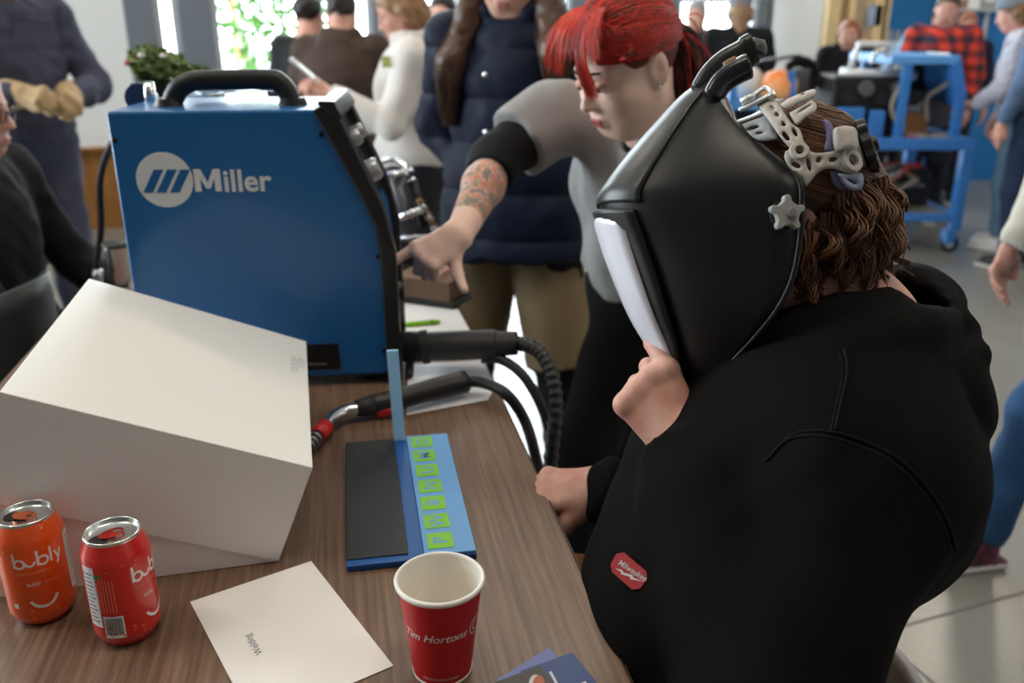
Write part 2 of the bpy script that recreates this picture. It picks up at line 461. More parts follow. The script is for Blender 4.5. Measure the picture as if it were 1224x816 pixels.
# window wall runs obliquely behind the crowd
WA, WB = V(-6, 5.576, 0), V(2.47, 9.0, 0); wd = nrm(WB - WA); wn_ = V(-wd[1], wd[0], 0); WL = np.linalg.norm(WB - WA)
def wall_s(px, y=30):     # where the line of sight through this column meets the window wall
    r = ray(px, y); A = np.array([[r[0], -wd[0]], [r[1], -wd[1]]]); t, s = np.linalg.solve(A, (WA - C0)[:2]); return s
def wbox(mb, s0, s1, z0, z1, th=0.06, off=0.0):
    c = WA + wd * (s0 + s1) / 2 + wn_ * off + V(0, 0, (z0 + z1) / 2)
    return mb.box(c, ((s1 - s0) / 2, th / 2, (z1 - z0) / 2), (wd, wn_, V(0, 0, 1)))
s_left = wall_s(150)
SILL = 0.62
m = MB(); wbox(m, 0, s_left, SILL, WTOP, .12); tag(m.build('wall_back', WALLW), 'bright white wall beside the tall windows', 'wall', kind='structure')
m = MB(); wbox(m, 0, WL, WTOP, CEILH, .12); wbox(m, s_left, WL, WTOP - .02, WTOP + .02, .1); tag(m.build('wall_header', WALLW), 'white wall band above the windows', 'wall', kind='structure')
sillroot = thing('trim_1', WA + wd * WL / 2, 'low oak panelling under the windows', 'panelling', kind='structure')
npan = 4; OL = wall_s(150)
for i in range(npan):
    m = MB(); wbox(m, i * OL / npan + .006, (i + 1) * OL / npan - .006, 0.0, SILL - .03, .10); m.build('panel', OAK, sillroot, bevel=.004)
m = MB(); wbox(m, 0, OL, SILL - .03, SILL, .22); m.build('sill_board', OAK, sillroot, bevel=.006)
WZ = .10
m = MB(); wbox(m, OL, WL, 0, WZ, .12); tag(m.build('trim_2', FRAMEM), 'low grey metal kerb below the tall windows', 'kerb', kind='structure')
edges = [(s_left, .0), (wall_s(168), .20), (wall_s(234), .23), (wall_s(455), .14), (wall_s(560), .14), (wall_s(690), .14), (wall_s(800), .10), (wall_s(906), .08), (WL, .06)]
for i in range(len(edges) - 1):
    a, wa = edges[i]; b, wb = edges[i + 1]
    w = thing('window_%d' % (i + 1), WA + wd * (a + b) / 2 + V(0, 0, SILL), 'tall daylit window pane, number %s from the white wall' % ['one', 'two', 'three', 'four', 'five', 'six', 'seven', 'eight'][i], 'window', kind='structure')
    m = MB(); wbox(m, b - wb / 2, b + (wb / 2 if i < 7 else 0), WZ, WTOP, .14); m.build('frame', FRAMEM, w, bevel=.004)
    m = MB(); wbox(m, b - wb / 2 - .05, b - wb / 2, WZ, WTOP, .08); wbox(m, a + wa / 2, a + wa / 2 + .05, WZ, WTOP, .08); m.build('sash', FRAMEL, w, bevel=.004)
    m = MB(); wbox(m, a + wa / 2, b - wb / 2, WZ + .01, WTOP - .01, .008); m.build('pane', GLASS, w)
    if i >= 5:
        m = MB(); wbox(m, a + wa / 2, b - wb / 2, 1.66, 1.71, .06); m.build('transom', FRAMEL, w)
# far wall at the right
m = MB(); m.box((4.7, 9.3, CEILH / 2), (2.23, .06, CEILH / 2)); tag(m.build('wall_far', WALLW), 'pale wall behind the timber frame mock-up', 'wall', kind='structure')
bx0, bx1 = aty(1060, 30, 8.9)[0], 6.8
m = MB(); m.box(((bx0 + bx1) / 2, 8.92, 1.45), ((bx1 - bx0) / 2, .05, 1.45)); tag(m.build('wall_blue', BLUEWALL), 'bright blue display wall behind the plaid shirt', 'wall', kind='structure')

# sky portals in the window openings
for a, b in ((s_left, wall_s(455)), (wall_s(455), WL)):
    c = WA + wd * (a + b) / 2 + V(0, 0, (WZ + WTOP) / 2) + wn_ * .12
    o = area_light('window_portal', c, (0, 0, 0), b - a, WTOP - WZ, 1, (1, 1, 1))
    o.rotation_euler = Matrix((tuple(wd), (0, 0, 1), tuple(np.cross(wd, (0, 0, 1))))).transposed().to_euler()
    if (o.rotation_euler.to_matrix() @ Vector((0, 0, -1))).y > 0: o.rotation_euler = (Matrix((tuple(-wd), (0, 0, 1), tuple(np.cross(-wd, (0, 0, 1))))).transposed()).to_euler()
    o.data.cycles.is_portal = True
# ceiling luminaires
LAMPE = mat('lamp_diffuser', (0.9, 0.88, 0.82), 0.5, emit=(1, .9, .75, 4))
for i, (lx, ly) in enumerate(CEIL_LAMPS):
    t = thing('ceiling_light', (lx, ly, CEILH), 'long white ceiling luminaire out of frame, ' + ['above the left of the table', 'above the seated person', 'above the passer-by', 'above the coveralls', 'above the navy coat', 'above the blue cart', 'above the plaid shirt'][i], 'ceiling light', 'ceiling luminaires overhead')
    MB().box((lx, ly, CEILH - .04), (.62, .17, .04)).build('housing', WHITEPLA, t); MB().box((lx, ly, CEILH - .085), (.6, .15, .005)).build('diffuser', LAMPE, t)

# ---------------------------------------------------------------- outside the windows
gr = MB().add([(-40, 6.5, -.12), (40, 6.5, -.12), (40, 60, -.12), (-40, 60, -.12)], [(0, 1, 2, 3)]).build('ground', mat('pale_pavement', (0.55, 0.55, 0.53), 0.9, noise=.1, nscale=1))
tag(gr, 'pale paved ground outside the windows', 'pavement', kind='structure')
LEAF = mat('tree_leaf', srgb(90, 150, 50), 0.55, noise=0.5, nscale=3, trans=0.0)
BARK = mat('tree_bark', srgb(90, 70, 50), 0.9, noise=.3, nscale=20)
def leaf_cloud(name, c, r, n, size, m, parent, seed, drop=0.0):
    rs = np.random.RandomState(seed); vs, fs = [], []
    for i in range(n):
        d = nrm(rs.randn(3)); p = np.asarray(c) + d * np.asarray(r) * (0.35 + 0.65 * rs.rand() ** 0.5)
        a = nrm(rs.randn(3) + d * .4 - V(0, 0, drop)); b = nrm(np.cross(a, rs.randn(3))); s = size * (0.6 + 0.8 * rs.rand())
        k = len(vs); nn = np.cross(a, b) * s * .12
        vs += [p - a * s * .5, p + b * s * .25 + nn, p + a * s * .5, p - b * s * .25 + nn]; fs.append((k, k + 1, k + 2, k + 3))
    return link_mesh(name, np.array(vs), np.array(fs), m, parent, False)
for px, yy, zc, r, lb in ((338, 10.5, 1.75, (.75, .6, 1.15), 'leafy green tree outside the window behind the brown jacket'), (470, 15, 2.6, (1.0, 1.0, .7), 'smaller pale tree across the street outside')):
    c = aty(px, 40, yy); base = V(c[0], yy, -.12)
    t = thing('tree', base, lb, 'tree')
    MB().tube([base, base + V(.03, 0, .8), V(c[0], yy, zc)], [.07, .055, .02], 8).build('trunk', BARK, t, smooth=True)
    leaf_cloud('foliage', (c[0], yy, zc), r, 2600 if yy < 12 else 900, .10, LEAF, t, int(px))
t = thing('street_sign', V(*aty(285, 60, 12)[:2], -.12), 'pale orange banner pole standing outside the window', 'banner')
a0, a1 = aty(292, 85, 12), aty(272, -25, 12)
MB().tube([V(a0[0], 12, -.12), V(a0[0], 12, 2.6)], .03, 8).build('pole', STEEL, t)
MB().prism([a0 + V(-.07, .04, -.4), a0 + V(.09, .04, -.4), a1 + V(.09, .04, .2), a1 + V(-.07, .04, .2)], (0, .02, 0)).build('banner_cloth', mat('orange_cloth', srgb(230, 150, 110), .8), t)

# ---------------------------------------------------------------- table
TE1, TE2 = atz(757, 816, .9), atz(600, 475, .9)
tt = nrm(TE2 - TE1); tl = V(-tt[1], tt[0], 0)
def T(s, w, z=.9): return V(*(TE1 + tt * s + tl * w)[:2], z)       # along the right edge / to the left of it / height
def make_table_mat():
    m, n, l, p = node_mat('walnut_laminate')
    tc = n.new('ShaderNodeTexCoord'); mp = n.new('ShaderNodeMapping'); mp.vector_type = 'TEXTURE'
    mp.inputs['Rotation'].default_value = (0, 0, math.atan2(tt[1], tt[0])); mp.inputs['Scale'].default_value = (1.0, .028, 1.0)
    l.new(tc.outputs['Object'], mp.inputs['Vector'])
    a = n.new('ShaderNodeTexNoise'); a.inputs['Scale'].default_value = 4.5; a.inputs['Detail'].default_value = 8; a.inputs['Roughness'].default_value = .62
    l.new(mp.outputs['Vector'], a.inputs['Vector'])
    cr = n.new('ShaderNodeValToRGB'); e = cr.color_ramp.elements
    e[0].position = .3; e[0].color = srgb(78, 58, 44) + (1,); e[1].position = .72; e[1].color = srgb(132, 104, 84) + (1,)
    l.new(a.outputs['Fac'], cr.inputs['Fac']); l.new(cr.outputs['Color'], p.inputs['Base Color'])
    p.inputs['Roughness'].default_value = .36
    b = n.new('ShaderNodeBump'); b.inputs['Strength'].default_value = .08; b.inputs['Distance'].default_value = .002
    l.new(a.outputs['Fac'], b.inputs['Height']); l.new(b.outputs['Normal'], p.inputs['Normal'])
    return m
WALNUT = make_table_mat()
S0, S1, TW = -.45, 1.52, .86
tab = thing('table', T(.5, TW / 2, 0), 'long dark walnut laminate table carrying the welder and cans', 'table')
MB().prism([T(S0, 0, .868), T(S1, 0, .868), T(S1, TW, .868), T(S0, TW, .868)], (0, 0, .0318)).build('tabletop', WALNUT, tab, bevel=.003)
EDGEB = mat('dark_edge_band', srgb(60, 45, 36), .45)
MB().prism([T(S0, -.0015, .869), T(S1, -.0015, .869), T(S1, .0, .869), T(S0, 0, .869)], (0, 0, .029)).build('edge_band', EDGEB, tab)
for s in (S0 + .12, S1 - .12):
    for w in (.12, TW - .12):
        MB().bar(T(s, w, 0), T(s, w, .868), .05, .05).build('leg', BLACK, tab, bevel=.004)
for s in (S0 + .12, S1 - .12): MB().bar(T(s, .12, .84), T(s, TW - .12, .84), .04, .04, ).build('crossbar', BLACK, tab)

# ---------------------------------------------------------------- welder
def solve_m(px, py):        # point on the near side panel of the welder
    r = ray(px, py); A = np.array([[r[0], -mu[0]], [r[1], -mu[1]]]); t, s = np.linalg.solve(A, (M0 - C0)[:2]); return s, (C0 + r * t)[2]
M0 = atz(480, 458, .9); M1_ = atz(369, 462, .9); mu = nrm(M0 - M1_); mn = V(-mu[1], mu[0], 0)
def MP(s, z, w=0.0): return M0 + mu * s + mn * w + V(0, 0, z - M0[2])
MW = .27
PBLUE = mat('blue_gloss_paint', srgb(18, 90, 148), .30, coat=.18, spec=.5, bump=.02, bscale=900)
BEZEL = mat('black_bezel_plastic', (.010, .010, .011), .33, bump=.04, bscale=500)
weld = thing('welding_machine', MP(-.2, .9, MW / 2), 'blue welding power source with black carry handle on the table', 'welder')
side_px = [(127, 142), (383, 131), (440, 235), (457, 270), (464, 312), (471, 456)]
SZ = [solve_m(*p) for p in side_px]
SZ[0] = (SZ[0][0], SZ[1][1] - .0); zb = .918
sl0 = SZ[0][0]
poly = [MP(sl0, zb), MP(sl0, SZ[1][1])] + [MP(s, z) for s, z in SZ[1:5]] + [MP(SZ[5][0], zb)]
MB().prism(poly, mn * MW).build('case', PBLUE, weld, bevel=.006, seg=3)
bez_px = [(384, 126), (398, 124), (412, 152), (459, 247), (473, 300), (482, 456)]
BZ = [solve_m(*p) for p in bez_px]
inner = [solve_m(*p) for p in [(383, 131), (440, 235), (457, 270), (464, 312), (471, 456)]]
def band(w0, w1, name, mt, sh=0.0, bev=.004):
    out = [(s - sh, z) for s, z in BZ[1:]]; inn = inner[::-1]
    P = [MP(*BZ[0], w0)] + [MP(s, z, w0) for s, z in out[:-1]] + [MP(out[-1][0], zb - .012, w0), MP(inn[0][0] - .01, zb - .012, w0)] + [MP(s - .012, z, w0) for s, z in inn[1:]]
    return MB().prism(P, mn * (w1 - w0)).build(name, mt, weld, bevel=bev)
band(-.006, .034, 'bezel', BEZEL); band(MW - .034, MW + .006, 'bezel', BEZEL)
band(.034, MW - .034, 'control_panel', BEZEL, sh=.016)
P = [MP(BZ[0][0] - .005, BZ[0][1] + .001, -.007), MP(BZ[0][0] - .004, BZ[0][1] + .007, -.007), MP(BZ[1][0] + .002, BZ[1][1] + .004, -.007), MP(BZ[1][0] + .014, BZ[1][1] - .022, -.007), MP(BZ[1][0] + .010, BZ[1][1] - .022, -.007)]
MB().prism(P, mn * (MW + .014)).build('top_cap', BEZEL, weld, bevel=.003)
# front: tilted control face direction
fs_, fz_ = np.array(BZ[3]) - np.array(BZ[2]); fd = nrm(mu * fs_ + V(0, 0, fz_)); fn_ = nrm(np.cross(mn, fd)); fn_ = fn_ if fn_ @ mu > 0 else -fn_
for tz, w, r in ((.25, .09, .014), (.25, .18, .014), (.72, .135, .020)):
    c = MP(*lerp(np.array(BZ[2]), np.array(BZ[3]), tz), w) - mu * .016
    MB().lathe([(0, .022), (r * .8, .022), (r, .016), (r, 0), (0, 0)], c, fn_, 24).build('knob', mat('silver_knob', (.45, .46, .48), .3, .6), weld, auto=35)
m = MB(); c = MP(*lerp(np.array(BZ[2]), np.array(BZ[3]), .46), MW / 2) - mu * .015; m.box(c, (.03, .07, .002), (fd, mn, fn_)); m.build('display', mat('display_glass', (.02, .03, .04), .08), weld)
for w in (.075, .195):
    c = MP(lerp(BZ[4][0], BZ[5][0], .35) - .016, lerp(BZ[4][1], BZ[5][1], .55), w)
    MB().lathe([(0, .02), (.018, .02), (.022, .012), (.022, 0), (0, 0)], c, mu, 20).build('output_socket', BLACK, weld, auto=35)
# carry handle
hp = [solve_m(*p) for p in [(203, 134), (209, 113), (222, 98), (242, 93), (320, 92), (337, 98), (349, 112), (358, 131)]]
hw = .09; ztop = SZ[1][1]
def HM(px, py, w):   # a point above the case in an upright plane at depth w behind the near panel
    r = ray(px, py); o = M0 + mn * w; A = np.array([[r[0], -mu[0]], [r[1], -mu[1]]]); t, s = np.linalg.solve(A, (o - C0)[:2]); return C0 + r * t
hpts = [HM(*p, hw) for p in [(204, 140), (206, 122), (214, 106), (228, 98), (245, 96), (320, 95), (334, 99), (343, 109), (351, 132)]]
MB().tube(spline(hpts, 6), .0165, 14).build('carry_handle', BLACK, weld, smooth=True)
for k in (0, -1): MB().lathe([(0, .012), (.02, .012), (.024, 0), (0, 0)], MP(*(np.array([(hpts[k] - M0) @ mu, ztop])), hw) - V(0, 0, .0), (0, 0, 1), 18).build('handle_foot', BLACK, weld, auto=35)
SCREW = mat('dark_screw', (.03, .03, .035), .4, .8)
for px, py in ((137, 168), (384, 161), (452, 307), (459, 419), (428, 449)):
    s, z = solve_m(px, py); MB().lathe([(0, .0025), (.0035, .0022), (.0045, 0), (0, 0)], MP(s, z, 0), -mn, 12).build('screw', SCREW, weld, auto=35)
m = MB()
a, b = solve_m(335, 412), solve_m(408, 441)
m.prism([MP(a[0], b[1], -.002), MP(b[0], b[1], -.002), MP(b[0] - .002, a[1], -.002), MP(a[0], a[1], -.002)], mn * .0015); m.build('rating_plate', mat('plate_black', (.008, .008, .009), .25), weld, bevel=.001)
for s, w in ((sl0 + .05, .04), (sl0 + .05, MW - .04), (-.06, .04), (-.06, MW - .04)):
    MB().lathe([(0, 0), (.016, 0), (.018, .019), (0, .019)], MP(s, .9001, w), (0, 0, 1), 16).build('foot', RUBBER, weld, auto=35)
# emblem and lettering on the near panel
LOGO = mat('logo_white', srgb(205, 207, 210), .5)
cs, cz = solve_m(197, 215); rr = (solve_m(231, 215)[0] - solve_m(163, 215)[0]) / 2
MB().lathe([(0, .0006), (rr, .0006), (rr, 0)], MP(cs, cz, 0), -mn, 48).build('emblem_disc', LOGO, weld)
for i in range(3):
    q = [(171.5 + i * 16, 230), (183 + i * 16, 230), (195.5 + i * 16, 202.5), (184 + i * 16, 202.5)]
    q = [(x - 0, y) for x, y in q]
    P = [MP(*solve_m(*c), -.0007) for c in q]
    P = [p for p in P]
    MB().prism(P, -mn * .0005).build('emblem_stripe', PBLUE, weld)
ls, lz = solve_m(234, 229); le, _ = solve_m(326, 229); lt = solve_m(234, 202)[1]
tm = text_mesh('iller', 1.0, bold=.022, spacing=1.0); xs = [v.co.x for v in tm.vertices]; hcap = .73; wtxt = max(xs) + .90; bpy.data.meshes.remove(tm)
LM = lambda x, y: MP(ls + x / wtxt * (le - ls), lz + y / hcap * (lt - lz), -.0008)
text_on('lettering', 'iller', lambda x, y: LM(x + .90, y), LOGO, weld, 1.0, bold=.022, spacing=1.0)
MB().add([LM(*q) for q in [(0, 0), (.20, 0), (.20, .42), (.35, .10), (.49, .10), (.64, .42), (.64, 0), (.84, 0), (.84, .73), (.62, .73), (.42, .30), (.22, .73), (0, .73)]], [(0, 1, 2, 11, 12), (2, 3, 10, 11), (3, 4, 10), (4, 5, 9, 10), (5, 6, 7, 8, 9)]).build('lettering', LOGO, weld)
p_s, p_z = solve_m(369, 436)
text_on('plate_lettering', 'Multimatic', lambda x, y: MP(p_s + x * .0075, p_z + y * .0075, -.0026), mat('plate_print', (.25, .25, .26), .5), weld, 1.0)

# coil of clear tubing on top of the welder
coil = thing('tubing_coil', HM(282, 130, .15), 'shiny coil of clear plastic tubing under the carry handle', 'tubing')
CLEAR = mat('clear_vinyl', (.85, .92, .98), .06, spec=.8, trans=.75, ior=1.4)
pts = []
cc = HM(285, 128, .15); cc[2] = ztop + .012
rs = np.random.RandomState(4)
for i in range(5 * 28):
    a = 2 * pi * i / 28; q = i / 28
    pts.append(cc + mu * cos(a) * (.068 + .006 * sin(q * 2.3)) + mn * sin(a) * (.06 + .005 * cos(q * 3)) + V(0, 0, .002 + .0055 * q + .008 * (1 + cos(a + q)) * .5))
MB().tube(pts, .006, 8).build('tube', CLEAR, coil, smooth=True)
# gas flow gauge behind the welder
reg = thing('gas_regulator', HM(172, 138, .22), 'black and chrome gas regulator behind the rear of the welder', 'regulator')
c = HM(170, 118, .22)
MB().lathe([(0, -.02), (.024, -.018), (.026, 0), (.024, .02), (0, .02)], c, -mn + V(0, 0, .2), 24).build('gauge_body', mat('navy_plastic', srgb(30, 50, 90), .3), reg, auto=35)
MB().tube([HM(180, 128, .2), HM(178, 98, .2)], [.011, .009], 12).build('flow_tube', CHROME, reg, smooth=True)
MB().tube(spline([HM(160, 104, .22), HM(158, 130, .22), HM(170, 133, .2), HM(200, 129, .2)], 5), .007, 10).build('hose_fitting', BLACK, reg, smooth=True)
MB().tube(spline([HM(160, 140, .22), HM(157, 120, .22), HM(160, 100, .22)], 5), .005, 10).build('stem', BLACK, reg, smooth=True)
MB().tube([HM(172, 150, .24), HM(172, 125, .24)], .012, 12).build('mount', STEEL, reg, smooth=True)

# ---------------------------------------------------------------- white carton, tipped on one edge
CARD = mat('white_carton', (.80, .79, .77), .42, bump=.02, bscale=30)
b000 = V(-.2757, .8858, .9005); e1 = V(-.2966, -.0703, .1248); e2 = V(.0475, .0115, .1192); e3 = V(-.1013, .4263, -.0009)
cart = thing('carton', b000 + e3 * .5, 'large white cardboard carton tipped up on one long edge', 'carton')
MB().hexa([b000, b000 + e1, b000 + e1 + e3, b000 + e3, b000 + e2, b000 + e1 + e2, b000 + e1 + e2 + e3, b000 + e2 + e3]).build('body', CARD, cart, bevel=.0015)
fp = lambda x, y: atz(x, y, .901)
n2 = nrm(e3)
m = MB(); g0, g1 = b000 + e1 * .01 + e3 * .004, b000 + e1 + e3 * .004
m.prism([g0, g1, V(g1[0], g1[1], .9008), V(g0[0], g0[1], .9008)], n2 * .002); m.build('front_flap', CARD, cart)
m = MB(); q0, q1 = b000 + e1 + e3 * .02, b000 + e1 + e3 * .98; m.prism([q0, q1, V(q1[0] + .02, q1[1], .901), V(q0[0] + .02, q0[1], .901)], nrm(e1) * .002); m.build('end_flap', CARD, cart)
# pencilled note on the lid
def CT(u, v): return b000 + e2 * 1.004 + e1 * u + e3 * v
PENCIL = mat('pencil', (.30, .29, .28), .9)
for rw, s_ in ((.045, '8053'), (.078, 'HOOD')):
    text_on('pencil_note', s_[::1], lambda x, y: CT(rw - y * .08, .80 + .0 - x * .085 + .0) , PENCIL, cart, .55, bold=-.012)

# ---------------------------------------------------------------- cans
def make_can(base, label, main, ang, kind):
    root = thing('soda_can', base, label, 'can', 'sparkling water cans beside the carton')
    CANM = mat('can_paint_' + kind, main, .28, .0, coat=.4, spec=.6)
    ALU = MATS['chrome']
    prof = [(.0, .004), (.022, .003), (.0245, .0), (.0265, .002), (.0325, .013), (.0331, .018), (.0331, .099), (.0322, .104), (.0275, .1155), (.0268, .118)]
    MB().lathe(prof, base, n=56).build('body', CANM, root, smooth=True)
    MB().lathe([(.0268, .117), (.0272, .1205), (.0265, .122), (.0252, .1205), (.0245, .1165), (.0225, .1155), (0, .1158)], base, n=56).build('lid', mat('can_lid', (.72, .73, .72), .25, 1.0), root, smooth=True)
    d = V(cos(ang), sin(ang), 0)                         # towards the front of the label
    o = V(-d[1], d[0], 0)
    md = V(cos(ang + .9), sin(ang + .9), 0); mo = V(-md[1], md[0], 0)
    c = base + V(0, 0, .1163)
    MB().prism([c - md * .014 + md * .009 * cos(t) + mo * .0085 * sin(t) for t in np.linspace(0, 2 * pi, 20)[:-1]], (0, 0, .0004)).build('mouth', BLACK, root)
    TAB = mat('pull_tab_' + kind, srgb(190, 45, 35) if kind == 'red' else srgb(225, 120, 80), .3, .7)
    tabp = []
    for t in np.linspace(0, 2 * pi, 28)[:-1]: tabp.append(c + V(0, 0, .0012) + md * (.0125 * cos(t) - .001) + mo * .0078 * sin(t))
    hole = [c + V(0, 0, .0012) + md * (.004 * cos(t) + .005) + mo * .0045 * sin(t) for t in np.linspace(0, 2 * pi, 28)[:-1]]
    m = MB(); n = len(tabp); up = V(0, 0, .0011)
    m.add(tabp + hole + [p + up for p in tabp] + [p + up for p in hole],
          [(i, (i + 1) % n, n + (i + 1) % n, n + i) for i in range(n)] + [(2 * n + i, 2 * n + (i + 1) % n, 3 * n + (i + 1) % n, 3 * n + i) for i in range(n)] +
          [(i, (i + 1) % n, 2 * n + (i + 1) % n, 2 * n + i) for i in range(n)] + [(n + i, n + (i + 1) % n, 3 * n + (i + 1) % n, 3 * n + i) for i in range(n)])
    m.build('pull_tab', TAB, root)
    R = .03335
    def wrap(u, z, r=R):
        a = ang + u / R; return base + V(cos(a) * r, sin(a) * r, z)
    WH = mat('can_print_white', (.82, .80, .78), .4)
    def arc(cx, cz, rx, a0, a1, w, name, mt, n=24):
        m = MB(); rows = []
        for t in np.linspace(a0, a1, n):
            rows.append([wrap(cx + (rx - w / 2) * cos(t), cz + (rx - w / 2) * sin(t)), wrap(cx + (rx + w / 2) * cos(t), cz + (rx + w / 2) * sin(t))])
        m.grid(rows); return m.build(name, mt, root)
    # word mark: round-bowl letters b (smile) b l y
    k = 1.0 if kind == 'orange' else 1.0
    z0 = .080; hgt = .0125; w = .0026; r_ = .0048
    x = -.021
    def stem(x_, za, zb_, sl=0.0): m = MB(); m.grid([[wrap(x_ - w / 2 + sl * i, lerp(za, zb_, i / 6)), wrap(x_ + w / 2 + sl * i, lerp(za, zb_, i / 6))] for i in range(7)]); m.build('print_letter', WH, root)
    stem(x, z0 - r_, z0 + hgt); arc(x + r_, z0, r_, -pi, pi, w, 'print_letter', WH)
    arc(x + .0148, z0 + .001, .0046, -pi, 0, w, 'print_smile_letter', WH)
    x2 = x + .0225; stem(x2, z0 - r_, z0 + hgt); arc(x2 + r_, z0, r_, -pi, pi, w, 'print_letter', WH)
    stem(x2 + .0130, z0 - r_, z0 + hgt)
    stem(x2 + .0172, z0 + .005, z0 - .004, .0006); stem(x2 + .0240, z0 + .005, z0 - .0105, -.0009)
    SOFT = mat('can_print_soft_' + kind, srgb(240, 165, 120) if kind == 'orange' else srgb(240, 130, 110), .45)
    text_on('print_small', 'zero excellence' if False else 'your excellence', lambda a, b: wrap(-.0205 + a * .0052, .0665 + b * .0052), SOFT, root, 1.0)
    text_on('print_flavour', 'bubly', lambda a, b: wrap(-.013 + a * .006, .053 + b * .006), WH, root, 1.0, bold=.01)
    text_on('print_flavour', 'orange' if kind == 'orange' else 'cherry', lambda a, b: wrap(.0035 + a * .005, .053 + b * .005), SOFT, root, 1.0)
    arc(.0, .040, .0135, -2.75, -.25, .0032, 'print_smile', WH)
    rs = np.random.RandomState(3 if kind == 'red' else 9)
    DOT = mat('can_bubble_' + kind, srgb(245, 130, 40) if kind == 'orange' else srgb(230, 95, 75), .4)
    m = MB()
    for i in range(70):
        u = rs.uniform(-.1, .1); z = rs.choice([rs.uniform(.014, .03), rs.uniform(.0915, .0985)]); q = rs.uniform(.0006, .0018)
        pts_ = [wrap(u + q * cos(t), z + q * sin(t), R) for t in np.linspace(0, 2 * pi, 9)[:-1]]
        m.add(pts_, [tuple(range(8))])
    tag(m.build('print_bubbles', DOT, root), None, kind='stuff')
    # back panel with facts and barcode
    PANEL = mat('can_panel', (.72, .72, .72), .45); INK = mat('can_ink', (.05, .05, .06), .5)
    def patch(u0, u1, z0, z1, name, mt, r=R): m = MB(); m.grid([[wrap(lerp(u0, u1, i / 8), z0, r), wrap(lerp(u0, u1, i / 8), z1, r)] for i in range(9)]); m.build(name, mt, root)
    for sg in ((-1,) if kind == 'red' else (1,)):
        a0, a1 = (-.074, -.058) if sg < 0 else (.034, .05)
        patch(a0, a1, .028, .098, 'facts_panel', PANEL)
        for i in range(13): patch(a0 + .002, a1 - .002 - (i % 3) * .002, .034 + i * .0046, .0352 + i * .0046, 'facts_line', INK, R + .0002)
        if sg < 0:
            patch(-.056, -.036, .016, .042, 'barcode_panel', PANEL)
            for i in range(16): patch(-.0545 + i * .00105, -.0545 + i * .00105 + (.0004 if i % 3 else .0007), .02, .040, 'barcode_bar', INK, R + .0002)
            patch(-.058, -.052, .086, .0905, 'green_mark', mat('green_mark', srgb(0, 130, 50), .5), R + .0002)
            for i in range(6): patch(-.0565 + i * .003, -.0555 + i * .003, .046, .088 - (i == 0) * .006 - i * .001, 'recycling_text', SOFT, R + .0002)
        else:
            patch(-.031, -.026, .026, .032, 'recycling_mark', PANEL)
    return root
cbase = [atz(55, 729, .9), atz(155, 753, .9)]
def face_cam(p): return math.atan2(-p[1], -p[0])
make_can(cbase[0], 'open orange drink can, left one beside the carton', srgb(232, 84, 20), face_cam(cbase[0]) + .02, 'orange')
make_can(cbase[1], 'open red drink can showing its barcode, right one', srgb(205, 38, 28), face_cam(cbase[1]) + .98, 'red')

# ---------------------------------------------------------------- printed card
ca, cb_, cc_ = atz(372, 671, .9), atz(471, 797, .9), atz(228, 720, .9)
cx_, cy_ = nrm(cb_ - ca), nrm(cc_ - ca); cy_ = nrm(cy_ - cx_ * (cx_ @ cy_))
card = thing('card', ca, 'white half-sheet card printed with one word, lying on the table', 'card')
CZ = V(0, 0, .0004)
MB().prism([ca + CZ, ca + cx_ * .216 + CZ, ca + cx_ * .216 + cy_ * .14 + CZ, ca + cy_ * .14 + CZ], (0, 0, .0005)).build('sheet', PAPER, card)
wpa, wpb = atz(315, 781, .9), atz(298, 757, .9)
wdir = nrm(wpb - wpa); wup = V(wdir[1], -wdir[0], 0)
wup = V(-wdir[1], wdir[0], 0)
wl = np.linalg.norm(wpb - wpa)
text_on('printed_word', 'Welding', lambda x, y: wpa + wdir * x / 3.55 * wl + wup * y / 3.55 * wl + V(0, 0, .00115), mat('ink_slate', (.10, .13, .17), .7), card, 1.0)

# ---------------------------------------------------------------- coffee cup
cupc = atz(529, 797, .9); 
cup = thing('paper_cup', cupc, 'red paper coffee cup with white rolled rim on the table', 'cup')
CUPR = mat('cup_red', srgb(190, 14, 26), .45); CUPW = mat('cup_white', (.82, .77, .68), .5)
H = .104; rb, rt = .0285, .0405
MB().lathe([(rb, .002), (rt, H - .002)], cupc, n=64).build('sleeve', CUPR, cup, smooth=True)
MB().lathe([(rt - .0006, H), (rb - .0006, .008), (0, .008)], cupc, n=64).build('inner_wall', CUPW, cup, auto=40)
MB().lathe([(rt - .001, H - .004), (rt + .0022, H - .003), (rt + .0028, H), (rt + .001, H + .002), (rt - .001, H + .001), (rt - .0008, H - .003)], cupc, n=64).build('rim', mat('cup_rim', (.80, .77, .72), .45), cup, smooth=True)
MB().lathe([(rb - .002, 0), (rb + .0006, .0), (rb + .0010, .003), (rb + .0004, .0032)], cupc, n=64).build('base_roll', CUPW, cup, smooth=True)
MB().lathe([(0, .007), (rb - .001, .007), (rb - .001, .0)], cupc, n=64).build('base', CUPW, cup, auto=40)
ca0 = face_cam(cupc)
def cw(u, z, off=.00035):
    r = lerp(rb, rt, z / H) + off; a = ca0 + u / .036; return cupc + V(cos(a) * r, sin(a) * r, z)
CUPT = mat('cup_print', (.80, .72, .66), .5)
tm = text_mesh('Tim Hortons', 1.0, shear=.35); wt = max(v.co.x for v in tm.vertices); bpy.data.meshes.remove(tm)
text_on('lettering', 'Tim Hortons', lambda x, y: cw(-.0425 + x / wt * .069, .0565 + y * .0125 + x / wt * .001), CUPT, cup, 1.0, cuts=1, shear=.35, bold=.012)
